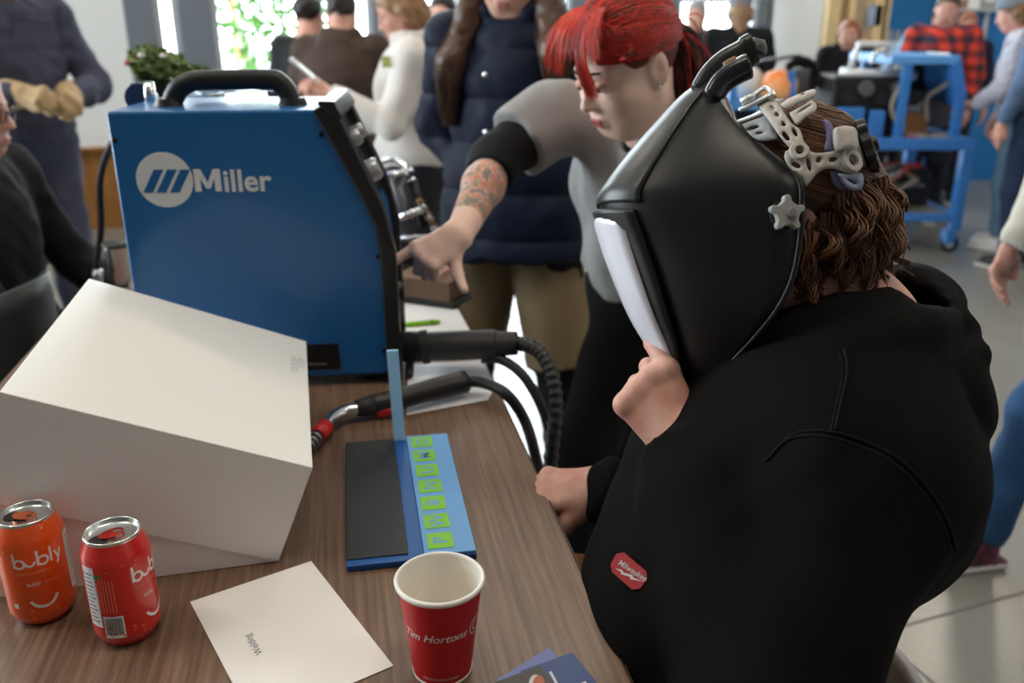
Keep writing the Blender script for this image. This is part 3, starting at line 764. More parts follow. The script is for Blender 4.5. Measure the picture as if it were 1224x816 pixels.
def ring(cu, cz, r0, a0, a1, w, name):
    m = MB(); m.grid([[cw(cu + (r0 - w) * cos(t), cz + (r0 - w) * sin(t)), cw(cu + r0 * cos(t), cz + r0 * sin(t))] for t in np.linspace(a0, a1, 24)]); m.build(name, CUPT, cup)
ring(.040, .063, .0105, 0, 2 * pi, .0012, 'emblem_ring'); ring(.041, .063, .007, pi * .5, pi * 1.6, .0014, 'emblem_leaf')
tm = text_mesh('CAUTION HOT BEVERAGE', 1.0); wt2 = max(v.co.x for v in tm.vertices); bpy.data.meshes.remove(tm)
text_on('fine_print', 'PLEASE RECYCLE WHERE FACILITIES EXIST'[:20], lambda x, y: cw(-.024 + x / wt2 * .046, .0085 + y * .0042), CUPT, cup, 1.0)

# ---------------------------------------------------------------- blue display case with letter tiles
d0 = atz(415, 684, .9); dx = nrm(atz(570, 668, .9) - d0); dy = V(-dx[1], dx[0], 0)
dW = np.linalg.norm(atz(570, 668, .9) - d0); dL = np.linalg.norm(atz(415, 535, .9) - d0) + .0
def DP(x, y, z): return d0 + dx * x + dy * y + V(0, 0, z)
disp = thing('display_case', DP(dW / 2, dL / 2, 0), 'flat blue display case with dark inset and green letter squares', 'display case')
DBL = mat('display_blue', srgb(20, 82, 150), .38); LBL = mat('display_light_blue', srgb(98, 158, 215), .42); FOAM = mat('dark_inset', (.018, .021, .024), .55, bump=.05, bscale=700)
GRN = mat('letter_green', srgb(125, 195, 45), .5)
x1, x2 = .072, .090
MB().prism([DP(0, 0, .0005), DP(dW, 0, .0005), DP(dW, dL, .0005), DP(0, dL, .0005)], (0, 0, .0075)).build('tray', DBL, disp, bevel=.001)
MB().prism([DP(0, .012, .008), DP(x1, .012, .008), DP(x1, dL - .001, .008), DP(0, dL - .001, .008)], (0, 0, .0018)).build('inset_panel', FOAM, disp, bevel=.0008)
MB().prism([DP(x2, .001, .008), DP(dW - .0005, .001, .008), DP(dW - .0005, dL - .001, .008), DP(x2, dL - .001, .008)], (0, 0, .004)).build('letter_panel', LBL, disp, bevel=.0008)
ub = DP((x1 + x2) / 2 - .0015, dL - .006, .009)
tv = cp(469, 418, (ub - C0) @ CF - .03); tv_ = tv - ub
m = MB(); m.prism([ub - dx * .0085 - dy * .004, ub + dx * .0085 - dy * .004, ub + dx * .0085 + dy * .002, ub - dx * .0085 + dy * .002], tv_); m.build('upright_strip', mat('display_blue_lit', srgb(150, 198, 236), .45), disp, bevel=.0008)  # paler copy of the case blue, daylight on the strip put into its colour
# seven letter squares, green frames with cut-out strokes
tile = .0335; gap = (dL - .02 - 7 * tile) / 6
glyphs = ['P', 'W', '8', 'N', 'U', 'M', 'D']
for i in range(7):
    yc = .012 + tile / 2 + i * (tile + gap); xc = x2 + .006 + tile / 2 * .92
    MB().prism([DP(xc - tile * .46, yc - tile / 2, .0121), DP(xc + tile * .46, yc - tile / 2, .0121), DP(xc + tile * .46, yc + tile / 2, .0121), DP(xc - tile * .46, yc + tile / 2, .0121)], (0, 0, .0005)).build('letter_tile', GRN, disp)
    text_on('tile_glyph', glyphs[i], lambda x, y: DP(xc + tile * (.26 - y * .78), yc + (x) * tile * .85, .0129), LBL, disp, 1.0, align='CENTER', bold=.008)

# ---------------------------------------------------------------- torch, connector, cables
gun = thing('welding_torch', atz(470, 490, .9), 'black welding torch with red trigger and chrome neck on the table', 'welding torch')
def tp(x, y, h): return atz(x, y, .9 + h)
MB().tube(spline([tp(444, 484, .022), tp(475, 477, .024), tp(515, 466, .026), tp(556, 456, .026)], 6), [.017] * 6 + [.018] * 6 + [.0195] * 7, 14).build('handle', BLACK, gun, smooth=True)
MB().tube([tp(426, 488, .022), tp(446, 484, .022)], [.013, .0175], 12).build('collar', RUBBER, gun, smooth=True)
MB().bar(tp(449, 494, .010), tp(474, 490, .012), .013, .014).build('trigger', mat('trigger_red', srgb(170, 30, 30), .4), gun, bevel=.003)
MB().tube(spline([tp(429, 488, .022), tp(412, 491, .022), tp(398, 499, .021), tp(389, 511, .018)], 6), [.0095] * 19, 14).build('neck', CHROME, gun, smooth=True)
nb = [tp(390, 509, .018), tp(379, 521, .017), tp(366, 537, .014)]
MB().tube(nb[:2], [.0125, .0135], 14).build('insulator', mat('insulator_red', srgb(195, 40, 38), .45), gun, smooth=True)
MB().tube([nb[1], nb[2]], [.0115, .0115], 14).build('nozzle', mat('nozzle_dark', (.05, .05, .055), .4, .6), gun, smooth=True)
for k in range(3): MB().tube([lerp(nb[1], nb[2], .2 + .3 * k), lerp(nb[1], nb[2], .26 + .3 * k)], .0122, 14).build('nozzle_ring', STEEL, gun, smooth=True)
CABLE = mat('cable_rubber', (.010, .010, .011), .45)
MB().tube(spline([tp(550, 457, .026), tp(575, 457, .028), tp(604, 470, .028), tp(626, 500, -.02), tp(640, 545, -.08), tp(648, 600, -.2), tp(640, 700, -.5)], 8), .0095, 10).build('cable', CABLE, gun, smooth=True)
con = thing('cable_connector', cp(545, 412, 1.6), 'thick black cable connector sticking out of the welder front', 'connector')
dcon = (atz(485, 458, .9) - C0) @ CF
c0, c1, c2 = cp(484, 414, dcon + .04), cp(507, 414, dcon + .03), cp(618, 410, dcon - .0)
MB().tube([c0, c1], .028, 20).build('socket_collar', BLACK, con, auto=40)
MB().tube([cp(480, 414, dcon + .045), c0], .022, 20).build('brass_ring', mat('brass', (.6, .42, .2), .3, 1.0), con, auto=40)
MB().tube([cp(504, 415, dcon + .03), cp(512, 414, dcon + .03)], .031, 20).build('nut', RUBBER, con, auto=40)
MB().tube([c1, lerp(c1, c2, .78), lerp(c1, c2, .8), c2], [.0265, .026, .0225, .021], 20).build('grip', mat('grip_grey', (.022, .021, .021), .5), con, auto=40)
hose = spline([c2, cp(640, 417, dcon - .02), cp(657, 440, dcon - .04), cp(664, 480, dcon - .05), cp(660, 530, dcon - .05), cp(655, 590, dcon - .02), cp(652, 680, dcon)], 16)
rr_ = [.0135 if (i // 2) % 2 == 0 else .0115 for i in range(len(hose))]
MB().tube(hose, rr_, 12).build('ribbed_hose', CABLE, con, smooth=True)
MB().tube(spline([cp(575, 428, dcon), cp(600, 430, dcon), cp(628, 452, dcon - .02), cp(652, 500, dcon - .03), cp(660, 560, dcon - .02), cp(656, 650, dcon)], 8), .009, 10).build('cable', CABLE, con, smooth=True)
MB().tube(spline([cp(490, 430, dcon + .04), cp(489, 450, dcon + .03), cp(488, 466, dcon)], 6), .008, 10).build('lead', CABLE, con, smooth=True)

# ---------------------------------------------------------------- loose paper, pen, brochures
pp = thing('paper_sheet', atz(520, 470, .9), 'glossy white sheet lying under the torch', 'paper')
MB().prism([atz(488, 436, .9006), atz(577, 430, .9006), atz(592, 462, .9006), atz(583, 478, .9006), atz(486, 496, .9006)], (0, 0, .0005)).build('sheet', mat('glossy_paper', (.75, .76, .80), .28), pp)
pp2 = thing('paper_sheet', atz(520, 380, .9), 'cream sheet under the green pen behind the connector', 'paper')
MB().prism([atz(484, 398, .9006), atz(562, 396, .9006), atz(547, 369, .9006), atz(484, 362, .9006)], (0, 0, .0006)).build('sheet', PAPER, pp2)
pen = thing('pen', atz(508, 386, .901), 'lime green pen on the cream sheet', 'pen')
PENG = mat('pen_green', srgb(130, 190, 20), .4)
pa, pb = atz(483, 388, .906), atz(527, 384, .906)
MB().tube([pa, lerp(pa, pb, .75)], .0055, 10).build('barrel', PENG, pen, smooth=True); MB().tube([lerp(pa, pb, .75), lerp(pa, pb, .93), pb], [.0058, .0045, .0012], 10).build('tip', PENG, pen, smooth=True)
MB().tube([lerp(pa, pb, .74), lerp(pa, pb, .77)], .006, 10).build('ring', BLACK, pen, smooth=True)
bb = thing('cardboard_box', atz(512, 362, .9), 'brown box with a black base behind the cream sheet', 'box')
q0, q1 = atz(470, 361, .9), atz(543, 371, .9); bd = nrm(q1 - q0); bn = V(-bd[1], bd[0], 0)
MB().prism([q0 + V(0, 0, .001), q1 + V(0, 0, .001), q1 + bn * .09 + V(0, 0, .001), q0 + bn * .09 + V(0, 0, .001)], (0, 0, .016)).build('base', BLACK, bb, bevel=.002)
MB().prism([q0 + V(0, 0, .017), q1 + V(0, 0, .017) - bd * .01, q1 + bn * .09 - bd * .01 + V(0, 0, .017), q0 + bn * .09 + V(0, 0, .017)], (0, 0, .045)).build('carton_body', mat('brown_card', srgb(98, 72, 52), .7), bb, bevel=.002)
NAVY = mat('brochure_blue', srgb(38, 66, 120), .4); LILAC = mat('brochure_lilac', srgb(104, 116, 175), .4); DARKB = mat('brochure_dark', (.045, .035, .03), .4)
def leaflet(name, label, px, z, m, extra=None):
    o = thing(name, atz(*px[0], z), label, 'brochure', 'brochures at the table edge')
    MB().prism([atz(x, y, z) for x, y in px], (0, 0, .0006)).build('sheet', m, o)
    return o
leaflet('brochure', 'lilac blue brochure at the bottom of the pile', [(595, 812), (656, 774), (720, 845), (650, 900)], .9003, LILAC)
lf = leaflet('brochure', 'navy blue brochure with white lettering on the pile', [(622, 802), (684, 780), (725, 830), (655, 880)], .9012, NAVY)
MB().prism([atz(656, 803, .902), atz(659, 802, .902), atz(670, 822, .902), atz(667, 823, .902)], (0, 0, .0003)).build('white_print', LOGO, lf)
MB().prism([atz(690, 818, .902), atz(700, 814, .902), atz(706, 824, .902), atz(694, 828, .902)], (0, 0, .0003)).build('white_print', LOGO, lf)
lf = leaflet('brochure', 'dark photo brochure on top of the navy one', [(585, 818), (645, 796), (668, 826), (600, 870)], .9022, DARKB)
MB().prism([atz(640 + 8 * cos(t), 818 + 12 * sin(t), .9030) for t in np.linspace(0, 2 * pi, 20)[:-1]], (0, 0, .0002)).build('photo_ring', LOGO, lf)
MB().prism([atz(644 + 7 * cos(t), 818 + 11 * sin(t), .9033) for t in np.linspace(0, 2 * pi, 20)[:-1]], (0, 0, .0002)).build('photo_print', mat('print_orange', srgb(180, 105, 65), .5), lf)
# ---------------------------------------------------------------- figures: shared pieces
def skin_mat(name, col, blot=None):
    return mat(name, col, .5, noise=.0 if blot is None else .0, sss=.0, spec=.4, col2=blot, nscale=28, bump=.06, bscale=260)
SKIN = skin_mat('skin_fair', srgb(206, 160, 142), srgb(190, 132, 116))
SKINP = skin_mat('skin_pale', srgb(222, 180, 158), srgb(205, 150, 130))
SKINT = skin_mat('skin_tan', srgb(190, 130, 100), srgb(170, 105, 80))
LIP = mat('lip', srgb(188, 112, 102), .5); EYEW = mat('eye_white', (.75, .73, .70), .2); IRIS = mat('iris_dark', (.03, .02, .015), .15)
BROW = mat('brow_hair', srgb(70, 48, 35), .8)

def frame(fwd, up=(0, 0, 1)):
    f = nrm(fwd); l = nrm(np.cross(np.asarray(up, float), f)); u = np.cross(f, l); return np.array([f, l, u])   # rows forward, left, up

def head_field(F, c, A, s=1.0, nose=1.0, detail=True):
    p = lambda x, y, z: c + (A[0] * x + A[1] * y + A[2] * z) * s
    F.ell(p(-.012, 0, .032), np.array([.098, .077, .092]) * s, A, k=.02 * s)
    F.ell(p(.022, 0, -.035), np.array([.068, .061, .078]) * s, A, k=.035 * s)
    F.cap(p(.055, .016, -.092), p(.055, -.016, -.092), .021 * s, k=.03 * s)
    F.cap(p(-.005, .052, -.06), p(.045, .03, -.088), .017 * s, k=.03 * s); F.cap(p(-.005, -.052, -.06), p(.045, -.03, -.088), .017 * s, k=.03 * s)
    for sg in (1, -1): F.ell(p(.024, .030 * sg, -.046), np.array([.048, .034, .056]) * s, A, k=.04 * s)
    if detail:
        for sg in (1, -1):
            F.cap(p(.078, .014 * sg, .026), p(.066, .046 * sg, .024), .0105 * s, k=.016 * s)
            F.ell(p(.052, .042 * sg, -.025), np.array([.024, .022, .020]) * s, A, k=.025 * s)
            F.ell(p(.100, .031 * sg, .004), np.array([.016, .016, .011]) * s, A, k=.014 * s, mode='s')
        F.cap(p(.084, 0, .016), p(.106, 0, -.024), .007 * s, .0105 * s, k=.012 * s)
        for sg in (1, -1): F.ell(p(.096, .0115 * sg, -.029), np.array([.010, .0065, .0065]) * s, A, k=.008 * s)
        F.cap(p(.0900, -.014, -.0575), p(.0900, .014, -.0575), .0066 * s, k=.010 * s); F.cap(p(.0870, -.013, -.068), p(.0870, .013, -.068), .0072 * s, k=.010 * s)
        F.cap(p(.0965, -.02, -.0628), p(.0965, .02, -.0628), .0020 * s, k=.003 * s, mode='s')
    for sg in (1, -1):
        E_ = frame(A[0] * .35 + A[1] * sg, A[2] - A[0] * .2)
        F.ell(p(-.010, .082 * sg, -.004), np.array([.008, .021, .034]) * s, E_, k=.006 * s)
        F.ell(p(-.004, .093 * sg, -.001), np.array([.007, .012, .021]) * s, E_, k=.004 * s, mode='s')
    return p

def face_parts(root, c, A, s=1.0, brow=True, lipm=None, iris=None, browm=None):
    p = lambda x, y, z: c + (A[0] * x + A[1] * y + A[2] * z) * s
    for sg in (1, -1):
        MB().sphere(p(.0765, .031 * sg, .0035), np.array([.0125, .0135, .0105]) * s, 14, A).build('eye', EYEW, root, smooth=True)
        MB().sphere(p(.0865, .031 * sg, .0025), np.array([.0045, .0055, .0060]) * s, 10, A).build('iris', iris or IRIS, root, smooth=True)
        F = Field(); 
        F.ell(p(.0785, .031 * sg, .0085), np.array([.0135, .0155, .0075]) * s, A)
        lid = F.build('eyelid', p(.0785, .031 * sg, .0085) - .03 * s, p(.0785, .031 * sg, .0085) + .03 * s, .0025 * max(s, 1), SKINP if lipm is not None else SKIN, root)
        if brow: MB().tube([p(.0885, .014 * sg, .029), p(.086, .032 * sg, .034), p(.071, .05 * sg, .029)], [.0035 * s, .0038 * s, .0015 * s], 6, flat=.6).build('eyebrow', browm or BROW, root, smooth=True)
    F = Field(); F.cap(p(.0945, -.013, -.0575), p(.0945, .013, -.0575), .0048 * s, k=.003); F.cap(p(.0918, -.012, -.0678), p(.0918, .012, -.0678), .0054 * s, k=.003)
    F.ell(p(.0905, .0, -.0626), np.array([.0052, .021, .0065]) * s, A, k=.003)
    F.build('lips', p(.08, 0, -.063) - .04 * s, p(.08, 0, -.063) + .04 * s, .002 * max(s, 1), lipm or LIP, root)

def hand_field(F, w, d, n, t, curls, s=1.0, thumb=None, spread=1.0, rr=1.0, palm=.082, k=.010):
    """w wrist, d towards the fingers, n out of the back of the hand, t towards the thumb"""
    d = nrm(d); n = nrm(n - d * (n @ d)); t = nrm(t - d * (t @ d) - n * (t @ n))
    offs = (.029, .010, -.010, -.028); reach = (1.0, 1.03, .98, .90)
    lens = ((.042, .025, .021), (.046, .029, .022), (.042, .027, .022), (.033, .020, .019))
    tips = []
    for i in range(4):
        o = w + t * offs[i] * .55 * s + n * .001
        kn = w + d * palm * reach[i] * s + t * offs[i] * spread * s
        F.cap(o, kn, .0135 * s * rr, .0112 * s * rr, k=.012 * s)
        F.ell(kn + n * .0035 * s, np.array([1, 1, 1]) * .0118 * s * rr, None, k=.006 * s)
        p = kn; ang = 0; fan = t * offs[i] * .9 * (spread - .6)
        for j in range(3):
            ang += curls[i][j]
            q = p + nrm((d + fan * 3) * cos(ang) - n * sin(ang)) * lens[i][j] * s
            F.cap(p, q, (.0102 - .0008 * j) * s * rr * (1 if i < 3 else .9), (.0096 - .0010 * j) * s * rr * (1 if i < 3 else .9), k=.004 * s)
            p = q
        tips.append(p)
    F.cap(w + d * .02 * s - n * .006 * s, w + d * .06 * s - n * .007 * s, .019 * s * rr, .015 * s * rr, k=.016 * s)
    if thumb is None: thumb = [(.028, .030, -.010), (.056, .044, -.016), (.082, .046, -.020)]
    pts = [w + t * .014 * s + d * .012 * s] + [w + (d * a + t * b + n * c) * s for a, b, c in thumb]
    F.cap(pts[0], pts[1], .014 * s * rr, .0142 * s * rr, k=.014 * s); F.cap(pts[1], pts[2], .0128 * s * rr, .011 * s * rr, k=.006 * s); F.cap(pts[2], pts[3], .0108 * s * rr, .0088 * s * rr, k=.005 * s)
    return tips

def hair_mats(base, var=.35):
    out = []
    for i, f in enumerate((1.0, 1 - var, 1 + var * .7)):
        out.append(mat('hair_%d_%d' % (int(base[0] * 9999) + int(base[2] * 5000), i), tuple(c * f for c in base), .42, spec=.45, noise=.25, nscale=60))
    return out
def locks(name, paths, mats, parent, n=6, flat=.45, seed=0, matidx=None):
    rs = np.random.RandomState(seed); vs, fs, mi = [], [], []
    for q, (pts, rad_) in enumerate(paths):
        pts = [np.asarray(p, float) for p in pts]; m = len(pts); off = len(vs)
        a = nrm(rs.randn(3)); k = (matidx[q] if matidx is not None else rs.randint(len(mats)))
        for i in range(m):
            T_ = nrm(pts[min(i + 1, m - 1)] - pts[max(i - 1, 0)]); a = nrm(a - T_ * (a @ T_)); b = np.cross(T_, a)
            for j in range(n): th = 2 * pi * j / n; vs.append(pts[i] + (a * cos(th) + b * sin(th) * flat) * rad_[i])
        for i in range(m - 1):
            for j in range(n): fs.append((off + i * n + j, off + i * n + (j + 1) % n, off + (i + 1) * n + (j + 1) % n, off + (i + 1) * n + j)); mi.append(k)
    return link_mesh(name, np.array(vs), np.array(fs), mats, parent, True, mi)

def march(F, px, py, d0=.4, d1=8.0, steps=400):
    r = ray(px, py); t = d0
    for _ in range(steps):
        v = float(F.ev((C0 + r * t).astype(np.float32)[None])[0])
        if v < .0004: return C0 + r * t
        t += max(v * .6, .0004)
        if t > d1: break
    return None

# ---------------------------------------------------------------- seated person in the helmet
HD = .97                                   # distance of the head's middle plane along the view axis
per = thing('person', cp(900, 700, 1.0) * V(1, 1, 0) + V(0, 0, .62), 'person in a black hoodie wearing a raised-tail welding helmet, hand on chin', 'person')
per['label'] = 'seated person in black hoodie holding the chin of a black welding helmet'
hc = cp(924, 262, HD); hA = frame((-cos(rad(8)), .04, -sin(rad(8))), (-sin(rad(8)), 0, cos(rad(8))))
nbase = cp(1012, 402, .985)
shN, shF = cp(1022, 578, .875), cp(985, 455, 1.16)
elN, elF = cp(912, 862, .785), cp(835, 640, 1.22)
wrN, wrF = cp(816, 530, .925), cp(716, 582, 1.205)
body = Field()
head_field(body, hc, hA, .93)
body.cap(hc - hA[2] * .05 - hA[0] * .02, nbase, .058, .066, k=.03)
chest, belly, waist = cp(945, 540, 1.0), cp(862, 690, 1.0), cp(835, 815, 1.0)
body.cap(nbase, chest, .07, .10, k=.05); body.cap(chest, belly, .10, .10, k=.03); body.cap(belly, waist, .1, .1, k=.03)
body.cap(shN, shF, .05, k=.04)
for a, b, c in ((shN, elN, wrN), (shF, elF, wrF)): body.cap(a, b, .045, .038, k=.02); body.cap(b, c, .04, .028, k=.02)
hN_d = nrm(-.50 * CR + .80 * CU + .18 * CF); hN_t = nrm(.82 * CR + .50 * CU); hN_n = -CF - .25 * CR
tipsN = hand_field(body, wrN, hN_d, hN_n, hN_t, [(.62, .55, .35), (1.25, 1.2, .6), (1.35, 1.25, .6), (1.4, 1.2, .6)], 1.0, thumb=[(.030, .028, -.022), (.052, .030, -.050), (.070, .018, -.070)], spread=1.02, rr=1.08, palm=.074)
hF_d = nrm(-.95 * CR - .10 * CU + .05 * CF); hF_t = nrm(-.55 * CF - .75 * CU + .1 * CR); hF_n = nrm(.8 * CU - .6 * CF)
hand_field(body, wrF, hF_d, hF_n, hF_t, [(.35, .5, .3), (.45, .5, .3), (.5, .5, .4), (.5, .6, .4)], 1.0, thumb=[(.030, .030, -.010), (.052, .046, -.018), (.072, .050, -.022)], rr=1.08, palm=.075)
skinmesh = body.build('body', (-.02, .45, .72), (.62, 1.35, 1.48), .0030, SKIN, per)

hood = Field()
sp = nrm(chest - belly); tA = np.array([nrm(np.cross(sp, CF)), nrm(CF - sp * (CF @ sp)), sp])
hood.ell(chest, (.150, .20, .20), tA, k=.05)
hood.ell(cp(882, 640, 1.0), (.147, .19, .20), tA, k=.06)
hood.ell(cp(850, 740, 1.0), (.140, .185, .17), tA, k=.05)
hood.cap(shN + V(.0, .03, .0), shF, .093, .085, k=.06)
hood.cap(nbase + V(0, 0, -.045), chest, .105, .14, k=.06)
hood.ell(cp(1035, 580, .93), (.105, .12, .115), None, k=.05)
hood.cap(shN, elN, .092, .072, k=.04)
hood.cap(elN, lerp(elN, wrN, .80), .068, .052, k=.03)
cuffN = lerp(elN, wrN, .985)
hood.cap(lerp(elN, wrN, .72), cuffN, .051, .044, k=.012, cut_b=True)
hood.cap(shF, elF, .088, .070, k=.04); hood.cap(elF, lerp(elF, wrF, .8), .066, .050, k=.03)
hood.cap(lerp(elF, wrF, .75), lerp(elF, wrF, 1.0), .049, .043, k=.012, cut_b=True)
# bunched hood behind the neck
hood.ell(cp(1086, 440, .985), (.072, .12, .066), frame((1, 0, -.5), (.5, 0, 1)), k=.006)
hood.ell(cp(1120, 468, .975), (.052, .095, .045), frame((1, 0, -.9), (.9, 0, 1)), k=.02)
ring = [cp(880, 446, .93), cp(955, 440, .885), cp(1030, 420, .875), cp(1092, 404, .90), cp(1122, 384, .96), cp(1105, 352, 1.04), cp(1060, 345, 1.09), cp(985, 385, 1.12), cp(905, 420, 1.06)]
ringp = spline(ring + [ring[0]], 4)
for i in range(len(ringp) - 1): hood.cap(ringp[i], ringp[i + 1], .024, k=.012)
hood.cap(cp(1085, 338, 1.03), cp(1150, 395, .95), .017, .014, k=.012); hood.cap(cp(1150, 395, .95), cp(1165, 425, .92), .014, .012, k=.012); hood.cap(cp(1165, 425, .92), cp(1110, 436, .885), .012, .014, k=.012)
hood.cap(cp(1040, 392, .975), cp(1000, 395, .975), .050, k=.02, mode='s')
hood.cap(nbase + V(0, 0, .01), hc, .064, .09, k=.008, mode='s')
hood.ell(cp(1082, 376, .985), (.052, .070, .034), frame((1, 0, -.35), (.35, 0, 1)), k=.015, mode='s')
w1, w2 = wrinkle(36, .0075, 3, 1.6), wrinkle(85, .0022, 8, 1.2)
hood.disp(lambda P: w1(P) + w2(P))
HOODM = mat('hoodie_black', (.0046, .0042, .0040), .95, spec=.10, bump=.25, bscale=420)
hoodie = hood.build('hoodie', (-.02, .38, .66), (.72, 1.42, 1.42), .0055, HOODM, per)
SEAM = mat('hoodie_seam', (.008, .0075, .007), .9, spec=.15)
for line in ([(918, 548), (945, 522), (985, 518), (1030, 530), (1070, 550), (1105, 585), (1130, 625), (1140, 660)], [(1006, 420), (1010, 445), (1003, 480), (995, 516)]):
    pts = [march(hood, *p) for p in spline([V(*p) for p in line], 5)]
    pts = [p for p in pts if p is not None]
    for off in (-.0022, .0022):
        MB().tube([p + CU * off + CR * off for p in pts], .0013, 6).build('seam', SEAM, hoodie, smooth=True)
# stitched patch
def patch_pt(x, y, lift): 
    p = march(hood, x, y); return p - nrm(ray(x, y)) * lift
pc = march(hood, 753, 683); e = 4
pa_, pb_ = march(hood, 753 + e, 683), march(hood, 753, 683 + e); pn = nrm(np.cross(pa_ - pc, pb_ - pc)); pn = pn if pn @ CF < 0 else -pn
pn = nrm(pn - CF * .5); 
def PPl(x, y, lift): r = ray(x, y); t = ((pc - C0) @ pn + lift) / (r @ pn); return C0 + r * t
out = [(738, 662), (747, 660), (774, 683), (776, 692), (767, 704), (757, 705), (733, 684), (731, 675)]
pat = MB().prism([PPl(x, y, .006) for x, y in out], pn * .0030).build('patch', mat('patch_red', srgb(150, 16, 18), .6, bump=.1, bscale=900), hoodie, bevel=.0008)
PT = mat('patch_thread', (.50, .46, .44), .6)
px0, pxd, pxu = V(738, 674), V(33, 21), V(4.5, -8.0)
tm = text_mesh('Milwaukee', 1.0, shear=.2); wt = max(v.co.x for v in tm.vertices); bpy.data.meshes.remove(tm)
text_on('patch_lettering', 'Milwaukee', lambda x, y: PPl(*(px0 + pxd * x / wt + pxu * y * 1.1), .0097), PT, hoodie, 1.0, shear=.2, bold=.01)
bolt = [(736, 679), (744, 681), (745, 684), (756, 687), (757, 690), (769, 695), (754, 692), (753, 689), (743, 686), (742, 683)]
MB().prism([PPl(x, y, .0093) for x, y in bolt], pn * .0004).build('patch_bolt', PT, hoodie)

# trousers and shoes
PANT = mat('trousers_ochre', srgb(150, 92, 34), .85, noise=.2, nscale=14, bump=.2, bscale=350)
pants = Field()
hipC = V(.29, .93, .70)
pants.ell(hipC, (.17, .19, .13), None, k=.05)
knees = [V(-.10, .82, .69), V(-.08, 1.08, .69)]; feet = [V(.0, .80, .30), V(.0, 1.10, .30)]
for kn, ft, off in zip(knees, feet, (-.10, .10)):
    pants.cap(hipC + V(-.02, off, 0), kn, .098, .078, k=.05); pants.cap(kn, ft, .075, .055, k=.03, cut_b=True)
pw = wrinkle(45, .005, 12); pants.disp(pw)
pants.build('trousers', (-.3, .6, .25), (.6, 1.3, .9), .009, PANT, per)
for ft in feet:
    f = Field(); f.cap(ft + V(.02, 0, -.06), ft + V(-.14, 0, -.075), .045, .04, k=.03); f.cap(ft + V(.02, 0, 0), ft + V(.02, 0, -.06), .045, .045, k=.03); f.plane(ft + V(0, 0, -.105), (0, 0, -1))
    f.build('shoe', ft - V(.25, .1, .15), ft + V(.12, .1, .07), .008, mat('shoe_dark', (.02, .02, .02), .6), per)

# wavy brown hair
HB = hair_mats(srgb(104, 68, 42), .45)
hb = Field()
hb.ell(hc + hA[0] * -.014 + hA[2] * .033, (.096, .080, .091), hA, k=.02)
hb.ell(cp(1000, 258, HD), (.052, .066, .055), hA, k=.03)
hb.ell(cp(1002, 292, HD), (.044, .058, .036), hA, k=.03)
hb.plane(hc + hA[0] * .030 + hA[2] * .0, nrm(hA[0] - hA[2] * .5), k=.01)
hb.disp(wrinkle(120, .005, 5, 1.2))
hairmass = hb.build('hair', hc - .2, hc + .2, .004, HB[1], per)
rs = np.random.RandomState(21); paths = []
hdg = lambda f, l, u: hc + hA[0] * f + hA[1] * l + hA[2] * u
r0 = V(.097, .081, .091); hcen = hc + hA[0] * -.014 + hA[2] * .033
for c_i in range(170):     # wavy clumps that come together at the tips
    th = rs.uniform(-1.2, 1.2) if c_i % 3 else rs.uniform(.3, 1.8)
    el = rs.uniform(-.75, .10); L = rs.uniform(.045, .085) * (1.0 if el > -.4 else .75)
    ph, am, fq = rs.uniform(0, 6.28), rs.uniform(.004, .010), rs.uniform(5, 9); cur = rs.uniform(.0, .016)
    dl = V(-cos(th) * cos(el), sin(th) * cos(el), sin(el)); out_ = nrm(hA[0] * dl[0] + hA[1] * dl[1] + hA[2] * dl[2])
    p0 = hcen + hA[0] * dl[0] * r0[0] + hA[1] * dl[1] * r0[1] + hA[2] * dl[2] * r0[2]
    v = nrm(-V(0, 0, 1.0) - hA[0] * rs.uniform(.05, .45)); sd = nrm(np.cross(v, out_)); m = 13
    for j in range(12):
        of = sd * rs.normal() * .0055 + out_ * abs(rs.normal()) * .0035; Lj = L * rs.uniform(.85, 1.08); pts = []
        for k in range(m):
            t = k / (m - 1); w = min(1, t * 2.5)
            q = p0 + v * Lj * t + of * (1 - .75 * t ** 1.5) + out_ * (.006 * sin(t * pi) + .002 + cur * t ** 2.5) + (sd * am * sin(ph + t * fq) + out_ * am * .7 * (cos(ph + t * fq) - cos(ph))) * w + V(0, 0, cur * .8 * t ** 4)
            rel = q - hcen; loc = V(rel @ hA[0] / r0[0], rel @ hA[1] / r0[1], rel @ hA[2] / r0[2]); ln = np.linalg.norm(loc)
            if ln < 1.03: q = q + (rel / ln) * (1.03 - ln)
            if q[2] < nbase[2] + .062: q = q + V(0, 0, (nbase[2] + .062 - q[2]) * .8)
            pts.append(q)
        paths.append((pts, [.0016 * (1 - .6 * (k / (m - 1)) ** 1.5) for k in range(m)]))
for i in range(240):        # flyaway curls at the nape
    p = cp(1042 + rs.uniform(-12, 4), rs.uniform(218, 262), HD - rs.uniform(-.03, .05))
    v = nrm(-hA[0] * .9 + V(0, 0, rs.uniform(-.5, .15)) + hA[1] * rs.uniform(-.2, .45)); L = rs.uniform(.012, .034); m = 9; ph = rs.uniform(0, 6.28); pts = []
    for k in range(m):
        t = k / (m - 1); pts.append(p + v * L * t + V(0, 0, .016 * t * t * rs.uniform(.6, 1.2) - .010 * t) + hA[1] * .005 * sin(ph + 5 * t))
    paths.append((pts, [.0011 * (1 - .8 * (k / (m - 1))) for k in range(m)]))
locks('hair_locks', paths, HB, hairmass, n=4, flat=.7, seed=2)
rs = np.random.RandomState(31); paths = []
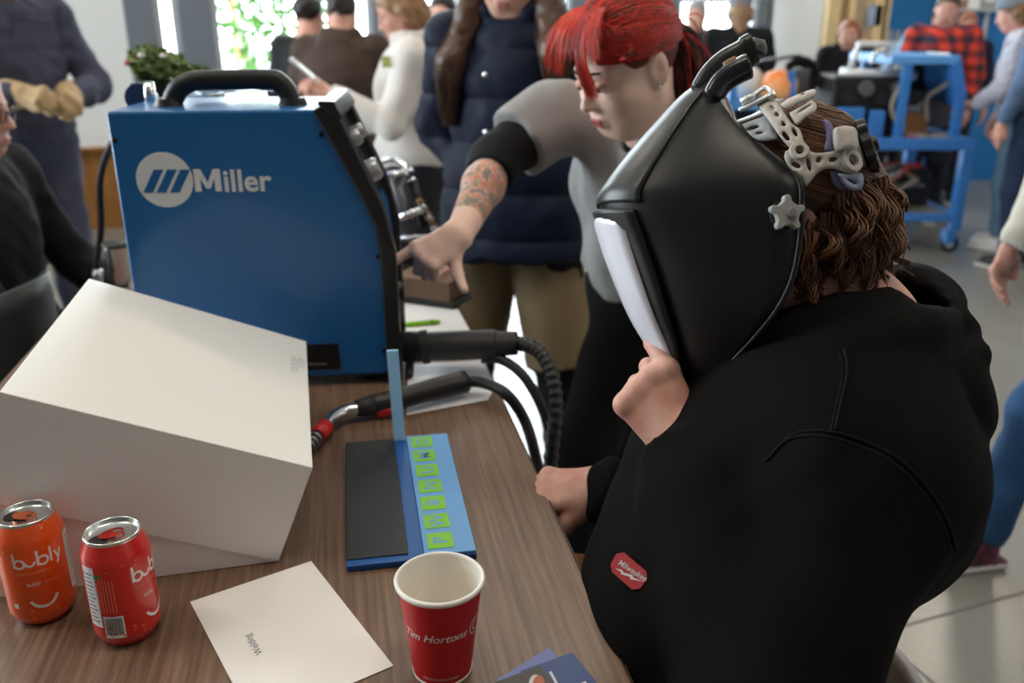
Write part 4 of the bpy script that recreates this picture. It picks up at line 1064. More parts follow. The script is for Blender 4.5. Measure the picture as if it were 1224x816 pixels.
for i in range(560):        # combed strands under the straps
    th = rs.uniform(.25, 1.9); el = rs.uniform(.1, 1.3)
    pts = []
    for k in range(9):
        t = k / 8; a = th - t * .75; e_ = el - t * .35
        dl = V(-cos(a) * cos(e_), sin(a) * cos(e_), sin(e_)); pts.append(hcen + hA[0] * dl[0] * .0985 + hA[1] * dl[1] * .0825 + hA[2] * dl[2] * .0930)
    paths.append((pts, [.0014 * (1 - .6 * k / 8) for k in range(9)]))
locks('hair_strands', paths, HB, hairmass, seed=5)

# ---------------------------------------------------------------- welding helmet
hel = thing('welding_helmet', cp(835, 470, HD), 'matte black welding helmet with silver-grey headgear on the seated person', 'helmet')
SHELL = mat('helmet_shell', (.0060, .0064, .0072), .40, spec=.40, bump=.03, bscale=700)
HWID = .118
front = [(842, 103), (805, 128), (768, 165), (738, 200), (716, 230), (707, 245), (712, 264), (730, 292), (752, 335), (775, 385), (797, 428), (815, 455), (829, 474)]
rimN = [(877, 148), (902, 168), (926, 188), (948, 206), (957, 222), (958, 245), (957, 275), (953, 305), (946, 335), (930, 368), (902, 403), (868, 440), (838, 478)]
wid = [.072, .088, .102, .112, .117, .118, .118, .117, .115, .108, .090, .066, .044]
FR, RM = spline([V(*p) for p in front], 5), spline([V(*p) for p in rimN], 5); WD = spline([V(w) for w in wid], 5)
rows = []
NTH = 34
LAT = -CF * cos(rad(20)) - CR * sin(rad(20))          # sideways in the helmet, towards the camera
for a, b, w in zip(FR, RM, WD):
    w = float(w[0]); row = []
    c = cp(a[0] + 16 * min(1, (w - .04) / .06), a[1], HD + .035); nside = cp(b[0], b[1], HD - w + .004)
    along = nside - c - LAT * w                 # in the middle plane, towards the rim
    for sg in range(-NTH, NTH + 1):
        th = abs(sg) / NTH
        # squarish section: front face, rounded corner, flat cheek
        ang = th * pi / 2; e_ = .62
        u = 1 - cos(ang) ** e_ if th < 1 else 1.0; v = sin(ang) ** e_
        u = lerp(u, th, .12)
        row.append(c + along * u + LAT * (w * v * (1 if sg >= 0 else -1)))
    rows.append(row)
m = MB(); m.grid(rows); sh = m.build('shell', SHELL, hel, smooth=True, solid=.004)
# rim bead on both edges
for s_ in (0, -1): MB().tube([r[s_] for r in rows], .0032, 8).build('rim_bead', SHELL, hel, smooth=True)
MB().tube(rows[0], .0030, 8).build('rim_bead', mat('rim_light', (.25, .26, .27), .35), hel, smooth=True)
# raised brow panel over the crown, greyer than the shell: reflected sheen painted in
def shell_out(i, k):
    p = rows[i][k]; a_ = rows[min(i + 1, len(rows) - 1)][k] - rows[max(i - 1, 0)][k]; b_ = rows[i][min(k + 1, 2 * NTH)] - rows[i][max(k - 1, 0)]
    n_ = nrm(np.cross(a_, b_)); c_ = (rows[i][0] + rows[i][-1]) / 2
    return n_ if n_ @ (rows[i][NTH] - c_) > 0 else -n_
m = MB(); K = range(NTH - 19, NTH + 20)
m.grid([[rows[i][k] + shell_out(i, k) * .0032 for k in K] for i in range(0, 28)]); m.build('brow_panel', mat('helmet_brow_sheen', (.012, .0125, .0135), .34, spec=.55, bump=.03, bscale=700), hel, smooth=True, solid=.003)
# lens frame and cover lens on the front, below the brow
def shellpt(i, th, lift=0.0):
    row = rows[i]; k = int(round((th + 1) * NTH)); p = row[k]; c = row[NTH]; inn = nrm(rows[i][-1] + rows[i][0] - 2 * c)
    return p - inn * lift
i0, i1 = 31, 52
m = MB(); g = []
for i in range(i0 - 2, i1 + 3):
    t = (i - i0) / (i1 - i0); bulge = .010 + .004 * sin(max(0, min(1, t)) * pi)
    g.append([shellpt(i, th, bulge) for th in np.linspace(-.56, .56, 21)])
m.grid(g); m.build('lens_frame', mat('lens_frame_black', (.010, .010, .011), .45), hel, smooth=True, solid=.005)
LENSW = mat('cover_lens', (.72, .72, .80), .16, spec=.7, coat=.5)
g = []
for i in range(i0, i1 + 1):
    t = (i - i0) / (i1 - i0); bulge = .013 + .017 * sin(t * pi) ** .7
    g.append([shellpt(i, th, bulge * (1 - .35 * abs(th / .46) ** 3)) for th in np.linspace(-.46, .46, 19)])
m = MB(); m.grid(g); m.build('cover_lens', LENSW, hel, smooth=True, solid=.002)
g2 = [[q for q in (row[0], row[0] - nrm(row[0] - row[len(row) // 2]) * .006)] for row in g]
# knob on the cheek
KN = mat('knob_grey', (.30, .30, .29), .5); kc = cp(938, 256, HD - .121)
ka = nrm(-CF + CR * .12); kx = nrm(np.cross(CU, ka)); ky = np.cross(ka, kx)
prof = []
for k in range(60):
    a = 2 * pi * k / 60; r = .0125 + .0055 * max(0, cos(5 * a)) ** .6 if cos(5 * a) > 0 else .0125 - .001 * abs(cos(5 * a)); prof.append(kx * cos(a + .35) * r + ky * sin(a + .35) * r)
MB().prism([kc + p for p in prof], ka * .009).build('cheek_knob', KN, hel, bevel=.0018)
MB().lathe([(0, .0125), (.0042, .012), (.0055, .009), (0, .009)], kc + kx * .003, ka, 18).build('knob_cap', mat('knob_cap', (.2, .2, .2), .4), hel, auto=40)
MB().lathe([(0, 0), (.014, 0), (.014, -.004), (0, -.004)], kc, ka, 20).build('knob_washer', BLACK, hel, auto=40)
for x, y in ((830, 123), (795, 144), (790, 136)):
    # screws seated on the brow
    best = min(((np.linalg.norm(V(612 + FPX * ((p - C0) @ CR) / ((p - C0) @ CF), 408 - FPX * ((p - C0) @ CU) / ((p - C0) @ CF)) - V(x, y)), i, j) for i, row in enumerate(rows[:20]) for j, p in enumerate(row) if j >= NTH), key=lambda q: q[0])
    i, j = best[1], best[2]; p = rows[i][j]; nn_ = nrm(np.cross(rows[min(i + 1, len(rows) - 1)][j] - p, rows[i][min(j + 1, 2 * NTH)] - p)); nn_ = nn_ if nn_ @ (p - hc) > 0 else -nn_
    MB().lathe([(0, .004), (.0028, .0036), (.0040, .0015), (.0042, -.001)], p, nn_, 14).build('screw', mat('screw_black', (.006, .006, .006), .25), hel, smooth=True)
# grab lever on top
lev = [cp(838, 112, HD - .02), cp(850, 92, HD - .02), cp(868, 76, HD - .02), cp(888, 65, HD - .02), cp(900, 58, HD - .02)]
MB().tube(spline(lev, 5), [.0105] * 16 + [.0125] * 5, 12, flat=1.5).build('top_lever', mat('lever_black', (.018, .018, .02), .3), hel, smooth=True)
lev2 = [cp(852, 118, HD - .05), cp(862, 100, HD - .05), cp(878, 88, HD - .05), cp(895, 80, HD - .05)]
MB().tube(spline(lev2, 5), [.0095] * 16, 12, flat=1.4).build('lever_arm', mat('lever_gloss', (.012, .013, .018), .2), hel, smooth=True)
MB().tube(spline([p + CU * .011 - CF * .006 - CR * .006 for p in lev], 5), .0022, 8).build('lever_trim', STEEL, hel, smooth=True)
MB().tube(spline([p - CF * .012 - CU * .004 for p in lev[:4]], 5), .0020, 8).build('lever_trim', CHROME, hel, smooth=True)
MB().box(cp(874, 77, HD - .045), (.007, .006, .003), (nrm(CR + CU * .55), nrm(CU - CR * .55), CF)).build('lever_tab', mat('tab_tan', srgb(170, 140, 115), .4), hel, bevel=.001)
MB().tube(spline([cp(898, 60, HD - .02), cp(904, 57, HD - .02), cp(903, 66, HD - .02)], 4), .0115, 10).build('lever_tip', mat('tip_grey', (.05, .05, .05), .45), hel, smooth=True)
# forehead pad seen through the open top
m = MB(); g = []
for th in np.linspace(-.9, .9, 17):
    k = int(round((th + 1) * NTH)); p = rows[1][k]; q = rows[0][k]; inn = nrm(rows[0][-1] + rows[0][0] - 2 * rows[0][NTH])
    g.append([p + inn * .012, q + inn * .006, q + inn * .010 + nrm(q - p) * .010])
m.grid(g); m.build('inner_liner', mat('liner_cream', (.62, .56, .50), .6), hel, smooth=True, solid=.003)

# headgear: straps cut from sheet and wrapped around the head
GEAR = mat('headgear_grey', srgb(178, 172, 166), .5); GC = hc + hA[0] * -.014 + hA[2] * .03; GR = V(.113, .0985, .112)
def gear(px, py, lift=0.0):
    r = ray(px, py); o = C0 - GC; R_ = GR + lift
    a = V(*[(r @ hA[i]) / R_[i] for i in range(3)]); b = V(*[(o @ hA[i]) / R_[i] for i in range(3)])
    A_, B_, C_ = a @ a, 2 * a @ b, b @ b - 1; disc = B_ * B_ - 4 * A_ * C_
    t = (-B_ - math.sqrt(max(disc, 0))) / (2 * A_); return C0 + r * t
Z2 = lambda x, y: (860 + x / 5.1, 70 + y / 5.1)
def sheet(name, outer, holes, mt, lift=0.0, th=.003, zoom=True, bev=.0006):
    bm = bmesh.new()
    cv = (lambda q: Z2(*q)) if zoom else (lambda q: q)
    def loop(pts):
        vs = [bm.verts.new((q[0], q[1], 0)) for q in pts]
        return [bm.edges.new((vs[i], vs[(i + 1) % len(vs)])) for i in range(len(vs))]
    P = [V(*cv(q)) for q in outer]; P = spline(P + [P[0]], 3)[:-1]
    ed = loop(P)
    for hx, hy, hr, hs, hrot in holes:
        ed += loop([V(*cv((hx + hr * cos(t) * cos(hrot) - hs * sin(t) * sin(hrot), hy + hr * cos(t) * sin(hrot) + hs * sin(t) * cos(hrot)))) for t in np.linspace(0, 2 * pi, 13)[:-1]])
    bmesh.ops.triangle_fill(bm, use_beauty=True, use_dissolve=False, edges=ed)
    bmesh.ops.subdivide_edges(bm, edges=[e for e in bm.edges if e.calc_length() > 6], cuts=1)
    for v in bm.verts: v.co = Vector(tuple(gear(v.co.x, v.co.y, lift)))
    bmesh.ops.recalc_face_normals(bm, faces=bm.faces)
    me = bpy.data.meshes.new(name); bm.to_mesh(me); bm.free()
    o = link_me(name, me, mt, hel, True); s = o.modifiers.new('solid', 'SOLIDIFY'); s.thickness = th; s.offset = 0
    return o
sheet('side_strap', [(232, 290), (318, 245), (352, 275), (400, 345), (445, 405), (488, 435), (503, 475), (525, 545), (585, 578), (680, 568), (745, 556), (800, 562), (850, 600), (868, 650), (838, 692), (790, 698), (700, 672), (640, 672), (585, 708), (530, 775), (505, 745), (430, 668), (398, 610), (402, 568), (432, 548), (395, 505), (352, 450), (300, 375)],
      [(320, 305, 17, 14, .6), (350, 345, 17, 14, .6), (390, 402, 17, 14, .6), (405, 476, 34, 17, .9), (458, 452, 30, 14, 1.1), (486, 562, 22, 22, 0), (466, 650, 32, 17, .4), (543, 645, 44, 15, 1.35), (603, 618, 22, 17, -.6), (690, 616, 30, 16, -.3), (806, 622, 30, 36, 0)], GEAR)
sheet('crown_strap', [(372, 285), (430, 245), (560, 195), (585, 208), (565, 232), (470, 275), (418, 305)], [(505, 222, 12, 6, -.4)], GEAR, .001)
sheet('crown_strap', [(428, 335), (520, 285), (560, 262), (588, 290), (582, 325), (520, 360), (478, 402), (455, 385)], [(515, 310, 55, 7, -.55)], GEAR, .000)
sheet('forehead_strap', [(140, 405), (250, 365), (330, 340), (352, 470), (345, 490), (250, 500), (190, 470)], [(205, 425, 42, 14, -.3), (245, 457, 26, 8, -.2)], mat('gear_mid_grey', (.30, .31, .32), .55), -.006)  # forehead band in its own darker grey
sheet('nape_pad', [(632, 372), (665, 385), (690, 425), (698, 480), (695, 555), (640, 556), (655, 470)], [], mat('pad_lilac', srgb(104, 100, 135), .7), -.003)
sheet('nape_pad', [(676, 690), (720, 690), (790, 770), (760, 800), (700, 770)], [], MATS['pad_lilac'], -.004)
sheet('nape_strap', [(720, 700), (775, 705), (860, 700), (872, 760), (850, 800), (800, 800), (755, 770)], [(800, 750, 34, 9, .5)], mat('gear_blue_grey', srgb(130, 140, 165), .5), .000)
sheet('nape_strap', [(700, 428), (760, 418), (815, 432), (832, 480), (828, 545), (760, 556), (718, 560), (700, 500)], [], GEAR, .006, .006)
# front buckle
m = MB(); m.tube(spline([gear(*Z2(x, y), .006) for x, y in ((135, 265), (200, 225), (270, 180), (310, 195), (325, 230))], 4), .0042, 8, flat=.6); m.build('buckle', mat('buckle_silver', (.62, .63, .64), .3, .5), hel, smooth=True)
m = MB(); m.tube(spline([gear(*Z2(x, y), .004) for x, y in ((120, 315), (180, 290), (235, 262), (300, 225))], 4), .0042, 8, flat=.6); m.build('buckle', MATS['buckle_silver'], hel, smooth=True)
m = MB(); m.tube([gear(*Z2(x, y), .008) for x, y in ((130, 268), (215, 228))], .0046, 8); m.build('buckle_pin', MATS['buckle_silver'], hel, smooth=True)
# washer rings on the strap
for x, y, r in ((486, 562, .0085), (806, 622, .0105)):
    c = gear(*Z2(x, y), .001); nn_ = nrm((c - GC))
    MB().lathe([(r * .55, .003), (r, .003), (r * 1.15, 0), (r * 1.15, -.002), (r * .55, -.002)], c, nn_, 24).build('pivot_ring', GEAR, hel, auto=40)
# ratchet wheel at the back
rc = cp(*Z2(872, 545), HD - .075); ra_ = nrm(CR * .86 - CF * .38 + CU * .28); rx = nrm(np.cross(CU, ra_)); ry = np.cross(ra_, rx)
MB().lathe([(0, -.022), (.022, -.022), (.024, -.012), (.020, -.002), (0, -.002)], rc, ra_, 28).build('ratchet_drum', GEAR, hel, auto=40)
prof = []
for k in range(80):
    a = 2 * pi * k / 80; r = .0265 + .0022 * cos(10 * a); prof.append(rx * cos(a) * r + ry * sin(a) * r)
MB().prism([rc + p for p in prof], ra_ * .010).build('ratchet_wheel', BLACK, hel, bevel=.002)
MB().lathe([(0, .016), (.007, .015), (.009, .010), (0, .010)], rc, ra_, 18).build('ratchet_cap', BLACK, hel, auto=40)

# ---------------------------------------------------------------- the stool he sits on
st = thing('chair', (.33, .93, 0), 'grey moulded shell chair under the hoodie wearer', 'chair')
CHG = mat('chair_grey', srgb(150, 150, 148), .5)
MB().lathe([(0, 0), (.19, 0), (.20, .02), (.19, .035), (0, .03)], (.33, .93, .555), n=36).build('seat', CHG, st, auto=40)
rows_ = [[V(.33 + .195 * cos(a), .93 + .215 * sin(a), z) for a in np.linspace(-1.75, 1.75, 30)] for z in np.linspace(.58, .70, 7)]
m = MB(); m.grid(rows_); m.build('backrest', CHG, st, smooth=True, solid=.012)
for a in range(4):
    t = pi / 4 + a * pi / 2; MB().tube([(.33 + .12 * cos(t), .93 + .12 * sin(t), .555), (.33 + .22 * cos(t), .93 + .22 * sin(t), 0)], .013, 10).build('leg', STEEL, st, smooth=True)
MB().tube([(.33 + .185 * cos(t), .93 + .185 * sin(t), .2) for t in np.linspace(0, 2 * pi, 33)], .008, 8).build('foot_ring', STEEL, st, smooth=True)
# ---------------------------------------------------------------- standing people
def cloth(name, col, rough=.85, noise=.12, nscale=8, **kw): return mat(name, col, rough, noise=noise, nscale=nscale, spec=.2, bump=.15, bscale=240, **kw)
SHOE = mat('shoe_black', (.015, .015, .016), .5); SOLE = mat('sole_white', (.72, .70, .68), .6)

def figure(label, x, y, yaw, h=1.72, top=None, pants=None, shoe=None, skin=None, lean=0.0, side=0.0, headyaw=0.0, headpitch=0.12, armL=None, armR=None,
           fat=1.0, vox=.011, hair=None, hairstyle='short', hood=False, coat=0.0, legs=None, z0=0.0, sit=None, top_name='shirt', handvox=None, crouch=0.0, brow=None, shoefn=None, sleeve=True, wr_seed=1, wr_amp=.006, face=True, quilt=0):
    """a posed figure: yaw is the way it faces (0 = +x); arms are (elbow, wrist, hand dir, hand back, curls) in its own frame"""
    s = h / 1.75
    f = V(cos(yaw), sin(yaw), 0); l = V(-f[1], f[0], 0); up = V(0, 0, 1)
    base = V(x, y, z0); skin = skin or SKIN
    L = lambda a, b, c: base + (f * a + l * b + up * c) * s
    root = thing('person', base, label, 'person')
    zh = .95 - crouch if sit is None else sit / s
    hip = L(0, 0, zh); chest = L(lean * .6, side * .6, zh + .30); neck = L(lean, side, zh + .53); 
    ha = yaw + headyaw; hf = V(cos(ha) * cos(headpitch), sin(ha) * cos(headpitch), -sin(headpitch))
    A = frame(hf, nrm(up * 1 + f * lean * .4 + hf * .0)); hc_ = neck + up * .135 * s + f * (.045 + lean * .25) * s + l * side * .2 * s
    shl = [L(lean * .95, side + .185 * sg * (fat * .3 + .7), zh + .475) for sg in (1, -1)]
    arms = []
    for i, a in enumerate((armL, armR)):
        sg = 1 if i == 0 else -1
        if a is None: a = ((lean * .7 + .0, (.245 + .02) * sg + side * .6, zh + .20), (lean * .7 + .10, .25 * sg + side * .4, zh - .04), (.25, 0, -1), (0.2, sg, 0), 'relax')
        el, wr, hd, hn, cu = a
        arms.append((L(*el), L(*wr), nrm(f * hd[0] + l * hd[1] + up * hd[2]), nrm(f * hn[0] + l * hn[1] + up * hn[2]), cu))
    if legs is None: legs = [((.02, .10, .50 - crouch * .5), (-.02, .11, .085)), ((.02, -.10, .50 - crouch * .5), (-.02, -.11, .085))]
    legs = [(L(*k), L(*a)) for k, a in legs]
    hips = [L(0, .09 * sg, zh - .02) for sg in (1, -1)]
    # ---- skin
    b = Field(); head_field(b, hc_, A, s * 1.0, detail=face)
    b.cap(hc_ - A[2] * .05 * s - A[0] * .02 * s, neck, .054 * s, .06 * s, k=.03)
    b.cap(neck, chest, .07 * s, .10 * s, k=.04); b.cap(chest, hip, .1 * s, .1 * s, k=.03); b.cap(shl[0], shl[1], .05 * s, k=.04)
    CUR = {'relax': [(.3, .4, .2), (.35, .45, .3), (.4, .5, .3), (.45, .5, .3)], 'fist': [(1.2, 1.3, .7)] * 4, 'grip': [(.7, .8, .5)] * 4, 'flat': [(.1, .1, .1)] * 4}
    for i, (el, wr, hd, hn, cu) in enumerate(arms):
        b.cap(shl[i], el, .045 * s, .037 * s, k=.02); b.cap(el, wr, .038 * s, .026 * s, k=.02)
        t = np.cross(hd, hn) * (1 if i == 1 else -1)
        hand_field(b, wr, hd, hn, t, CUR[cu] if isinstance(cu, str) else cu, s, rr=1.05 if vox < .008 else 1.18)
    for hp_, (kn, an) in zip(hips, legs): b.cap(hp_, kn, .07 * s, .05 * s, k=.03); b.cap(kn, an, .05 * s, .035 * s, k=.02)
    allp = np.array([hc_, neck, chest, hip] + [q for a in arms for q in a[:2]] + [q for g in legs for q in g]); lo, hi = allp.min(0) - .25 * s, allp.max(0) + .25 * s
    lo[2] = max(lo[2], z0 - .01)
    bo = b.build('body', lo, hi, vox, skin, root)
    if face: face_parts(bo, hc_, A, s, browm=brow, iris=None, lipm=None)
    g = fat
    # ---- lower clothing
    if pants:
        q = Field(); q.ell(hip + up * -.01, np.array([.125 * g, .165 * g, .13]) * s, np.array([f, l, up]), k=.04)
        for hp_, (kn, an) in zip(hips, legs):
            q.cap(hp_, kn, .098 * s * g, .075 * s * g, k=.04); q.cap(kn, lerp(kn, an, .93), .072 * s * g, .060 * s * g, k=.03, cut_b=True)
        ww, wv = wrinkle(32, .010, wr_seed + 40, 1.5), wrinkle(75, .004, wr_seed + 41, 1.2); q.disp(lambda P: ww(P) + wv(P))
        q.build('trousers', lo, hi, max(vox, .008), pants, root)
    # ---- shoes
    for kn, an in legs:
        d_ = f; fo = Field(); fo.cap(an + V(0, 0, -.02) + d_ * -.02, an + d_ * .15 * s + V(0, 0, -.045), .043 * s, .034 * s, k=.03); fo.cap(an + up * .03, an - up * .03, .043 * s, k=.03)
        fo.box(an + d_ * .06 * s - up * (.085 * s - .016), np.array([.145 * s, .046 * s, .016]), np.array([d_, np.cross(up, d_), up]), rr=.012, k=.006); fo.plane((0, 0, z0 + .002), (0, 0, -1))
        zz = an[2] - .062 * s
        fo.build('shoe', an - .25 * s, an + .25 * s, max(vox * .8, .006), [shoe or SHOE, SOLE], root, matfn=lambda c, zz=zz: (c[:, 2] < zz).astype(int))
    # ---- upper clothing
    if top:
        t_ = Field(); ax = np.array([f, l, up])
        t_.ell(chest + up * .02, np.array([.135 * g, .180 * g, .24]) * s, ax, k=.05)
        t_.ell(lerp(chest, hip, .65), np.array([.135 * g, .165 * g, .20 + coat * .3]) * s, ax, k=.05)
        if coat:
            t_.cap(hip, hip - up * coat * s, .15 * s * g, .165 * s * g, k=.05, cut_b=True); t_.cap(hip + up * .10 * s + l * .08 * s, hip + l * .095 * s - up * coat * s, .12 * s * g, .135 * s * g, k=.05, cut_b=True); t_.cap(hip + up * .10 * s - l * .08 * s, hip - l * .095 * s - up * coat * s, .12 * s * g, .135 * s * g, k=.05, cut_b=True)
        else: t_.ell(hip + up * .06 * s, np.array([.140 * g, .172 * g, .10]) * s, ax, k=.04)
        t_.cap(shl[0], shl[1], .075 * s, k=.05); t_.cap(neck - up * .015 * s, chest, .068 * s, .12 * s, k=.04, cut_a=True)
        for i, (el, wr, hd, hn, cu) in enumerate(arms):
            t_.cap(shl[i], el, .073 * s * (g * .5 + .5), .060 * s, k=.04)
            if sleeve: t_.cap(el, lerp(el, wr, .80), .060 * s, .048 * s, k=.025); t_.cap(lerp(el, wr, .78), lerp(el, wr, .97), .046 * s, .041 * s, k=.010, cut_b=True)
        if hood:
            hb_ = neck - f * .06 * s
            for a0, a1 in zip(np.linspace(-2.3, 2.3, 11)[:-1], np.linspace(-2.3, 2.3, 11)[1:]):
                t_.cap(neck + up * .035 * s - f * cos(a0) * .085 * s + l * sin(a0) * .085 * s, neck + up * .035 * s - f * cos(a1) * .085 * s + l * sin(a1) * .085 * s, .030 * s, k=.02)
            t_.ell(neck - f * .10 * s - up * .03 * s, np.array([.055, .10, .085]) * s, ax, k=.02)
        w_a, w_b = wrinkle(30, wr_amp * 1.9, wr_seed, 1.6), wrinkle(75, wr_amp * .6, wr_seed + 5, 1.3); t_.disp(lambda P: w_a(P) + w_b(P))
        if quilt: t_.disp(lambda P: (.006 - .013 * np.abs(np.sin(P[:, 2] * (pi / quilt))) ** .6).astype(np.float32))
        t_.cap(neck - up * .03 * s, hc_, .060 * s, .07 * s, k=.01, mode='s')
        t_.build(top_name, lo, hi, max(vox * .9, .006), top, root); figure.top = t_
    # ---- hair
    if hair is not None:
        hm = hair_mats(hair) if not isinstance(hair, list) else hair
        q = Field(); P = lambda a, b_, c: hc_ + (A[0] * a + A[1] * b_ + A[2] * c) * s
        q.ell(P(-.016, 0, .040), np.array([.106, .086, .097]) * s, A, k=.02)
        if hairstyle in ('long', 'bob', 'curly'):
            dn = .24 if hairstyle == 'long' else .12
            q.ell(P(-.045, 0, -.02), np.array([.075, .088, .10]) * s, A, k=.03)
            for sg in (1, -1):
                q.cap(P(-.02, .075 * sg, .0), P(-.02, .085 * sg, -dn * .9), .030 * s, .022 * s, k=.03)
            q.cap(P(-.075, 0, -.03), P(-.075, 0, -dn), .055 * s, .045 * s, k=.04)
        q.plane(P(.045, 0, .03), nrm(A[0] - A[2] * .75), k=.012)
        q.ell(P(.085, 0, -.045), np.array([.07, .064, .085]) * s, A, k=.01, mode='s')
        q.disp(wrinkle(110, .005 if hairstyle != 'curly' else .012, wr_seed + 9, 1.2))
        q.build('hair', hc_ - .36 * s, hc_ + .2 * s, max(vox * .6, .005), hm[0], root)
    root['_hc'] = 0.0; del root['_hc']
    return root, hc_, A, s, (f, l, up), L

def beanie(root, hc_, A, s, m):
    q = Field(); q.ell(hc_ + A[0] * -.014 * s + A[2] * .050 * s, np.array([.113, .093, .105]) * s, A, k=.02); q.plane(hc_ + A[2] * .038 * s, -A[2] + A[0] * .18, k=.004)
    q.cap(hc_ + A[2] * .046 * s + A[0] * .08 * s, hc_ + A[2] * .046 * s - A[0] * .1 * s, .01, k=.01)
    q.build('beanie', hc_ - .25, hc_ + .25, .007, m, root)

WD_ = lambda px, yy, y=30: aty(px, y, yy)[0]
# 1 coverall wearer at the left
COVER = cloth('coverall_slate', srgb(76, 79, 98), noise=.25, nscale=5)
fx = V(cos(-.62), sin(-.62)); 
r1, *q1 = figure('person in slate blue coveralls and tan work gloves standing at the left', WD_(2, 3.9), 3.9, -.75, 1.86, top=COVER, pants=COVER, fat=1.22, vox=.009, headpitch=.2,
       armL=((.10, .29, 1.16), (.30, .10, 1.13), (.95, -.35, -.05), (.1, .7, .7), 'fist'), armR=((.10, -.29, 1.16), (.30, -.06, 1.15), (.95, .35, .0), (.1, -.7, .7), 'fist'), hair=srgb(60, 45, 35), top_name='coverall_top', wr_amp=.008)
hc_, A, s, (f, l, up), L = q1
GLOVE = mat('glove_tan', srgb(178, 150, 112), .8, noise=.2, nscale=25, bump=.2, bscale=150)
for sg, wr, hd in ((1, (.30, .10, 1.13), (.95, -.35, -.05)), (-1, (.30, -.06, 1.15), (.95, .35, .0))):
    g = Field(); w = L(*wr); d = nrm(f * hd[0] + l * hd[1] + up * hd[2])
    g.cap(w - d * .10, w - d * .01, .062, .047, k=.02); hand_field(g, w, d, nrm(up * .7 + l * sg * .7), np.cross(d, nrm(up * .7 + l * sg * .7)) * (-1 if sg > 0 else 1), [(1.0, 1.1, .6)] * 4, 1.05, rr=1.5, k=.02)
    g.build('work_glove', w - .2, w + .25, .006, GLOVE, r1)
# placket and chest pocket lie on the cloth
STRIPE = mat('coverall_trim', srgb(52, 54, 72), .8)
def on_cloth(name, px, mt, parent, lift=.004, th=.004):
    pts = [march(figure.top, *p, d0=1.0, steps=200) for p in px]
    if any(p is None for p in pts): return
    MB().prism([p - nrm(p - C0) * lift for p in pts], CF * th).build(name, mt, parent)
on_cloth('pocket', [(16, 24), (56, 26), (56, 58), (16, 55)], COVER, r1, .006)
on_cloth('pocket_flap', [(14, 15), (58, 17), (58, 27), (14, 25)], STRIPE, r1, .010)
for k in range(5): on_cloth('placket', [(66 + k * 1.2, -5 + k * 13), (72 + k * 1.2, -5 + k * 13), (73 + k * 1.2, 8 + k * 13), (67 + k * 1.2, 8 + k * 13)], STRIPE, r1, .006)

# 2 seated man at the far left edge
JACK = cloth('jacket_black', (.012, .012, .014), noise=.2)
sx, sy = -1.46, 2.35
r2, *q2 = figure('seated man in black jacket and glasses at the left edge', sx, sy, .0, 1.74, top=JACK, pants=cloth('trousers_navy', srgb(24, 30, 46)), fat=1.1, vox=.007, sit=.62, headpitch=.15, headyaw=.15,
       armL=((.12, .27, .82), (.30, .16, .72), (1, -.3, -.2), (.1, .3, 1), 'relax'), armR=((.16, -.25, .76), (.34, -.06, .715), (1, .15, -.12), (.1, -.45, .9), 'relax'),
       legs=[((.44, .14, .56), (.42, .16, .09)), ((.44, -.12, .56), (.42, -.14, .09))], hair=srgb(150, 150, 150), skin=SKIN)
hc_, A, s, (f, l, up), L = q2
gl = thing('eyeglasses', hc_, 'dark rimmed glasses on the seated man', 'glasses')
for sg in (1, -1):
    c = hc_ + (A[0] * .098 + A[1] * .032 * sg + A[2] * .004) * s
    MB().tube([c + (A[1] * cos(t) * .024 + A[2] * sin(t) * .018) * s for t in np.linspace(0, 2 * pi, 21)], .0022, 6).build('rim', BLACK, gl, smooth=True)
    MB().tube([c + A[1] * .024 * sg * s, hc_ + (A[0] * .085 + A[1] * .075 * sg + A[2] * .006) * s, hc_ + (A[0] * -.01 + A[1] * .083 * sg + A[2] * .006) * s], .002, 6).build('temple', BLACK, gl, smooth=True)
MB().tube([hc_ + (A[0] * .100 + A[1] * .009 * sg + A[2] * .008) * s for sg in (1, -1)], .002, 6).build('bridge', BLACK, gl, smooth=True)
ch = thing('chair', (sx - .05, sy, 0), 'black shell chair of the seated man at the left', 'chair')
CHB = mat('chair_black', (.016, .016, .018), .4)
m = MB(); m.grid([[V(sx - .03 + .27 * cos(a), sy + .27 * sin(a), z) for a in np.linspace(1.5, 4.9, 26)] for z in np.linspace(.56, .98, 8)]); m.build('backrest', CHB, ch, smooth=True, solid=.014)
MB().lathe([(0, 0), (.22, 0), (.235, .02), (.22, .04), (0, .035)], (sx, sy, .50), n=32).build('seat', CHB, ch, auto=40)
for a in range(4): t = pi / 4 + a * pi / 2; MB().tube([(sx + .13 * cos(t), sy + .13 * sin(t), .5), (sx + .24 * cos(t), sy + .24 * sin(t), 0)], .014, 8).build('leg', STEEL, ch, smooth=True)
# nearer black chair back cut by the frame edge
ch2 = thing('chair', (-1.28, 1.92, 0), 'empty black chair at the left frame edge behind the carton', 'chair')
m = MB(); m.grid([[V(-1.28 + .20 * cos(a), 1.92 + .20 * sin(a), z - .10 * (abs(a) / 1.25) ** 3) for a in np.linspace(-1.25, 1.25, 26)] for z in np.linspace(.58, .95, 8)]); m.build('backrest', CHB, ch2, smooth=True, solid=.014)
MB().lathe([(0, 0), (.2, 0), (.21, .02), (.2, .04), (0, .035)], (-1.16, 1.62, .55), n=32).build('seat', CHB, ch2, auto=40)
for a in range(4): t = pi / 4 + a * pi / 2; MB().tube([(-1.16 + .12 * cos(t), 1.62 + .12 * sin(t), .55), (-1.16 + .2 * cos(t), 1.62 + .2 * sin(t), 0)], .014, 8).build('leg', STEEL, ch2, smooth=True)

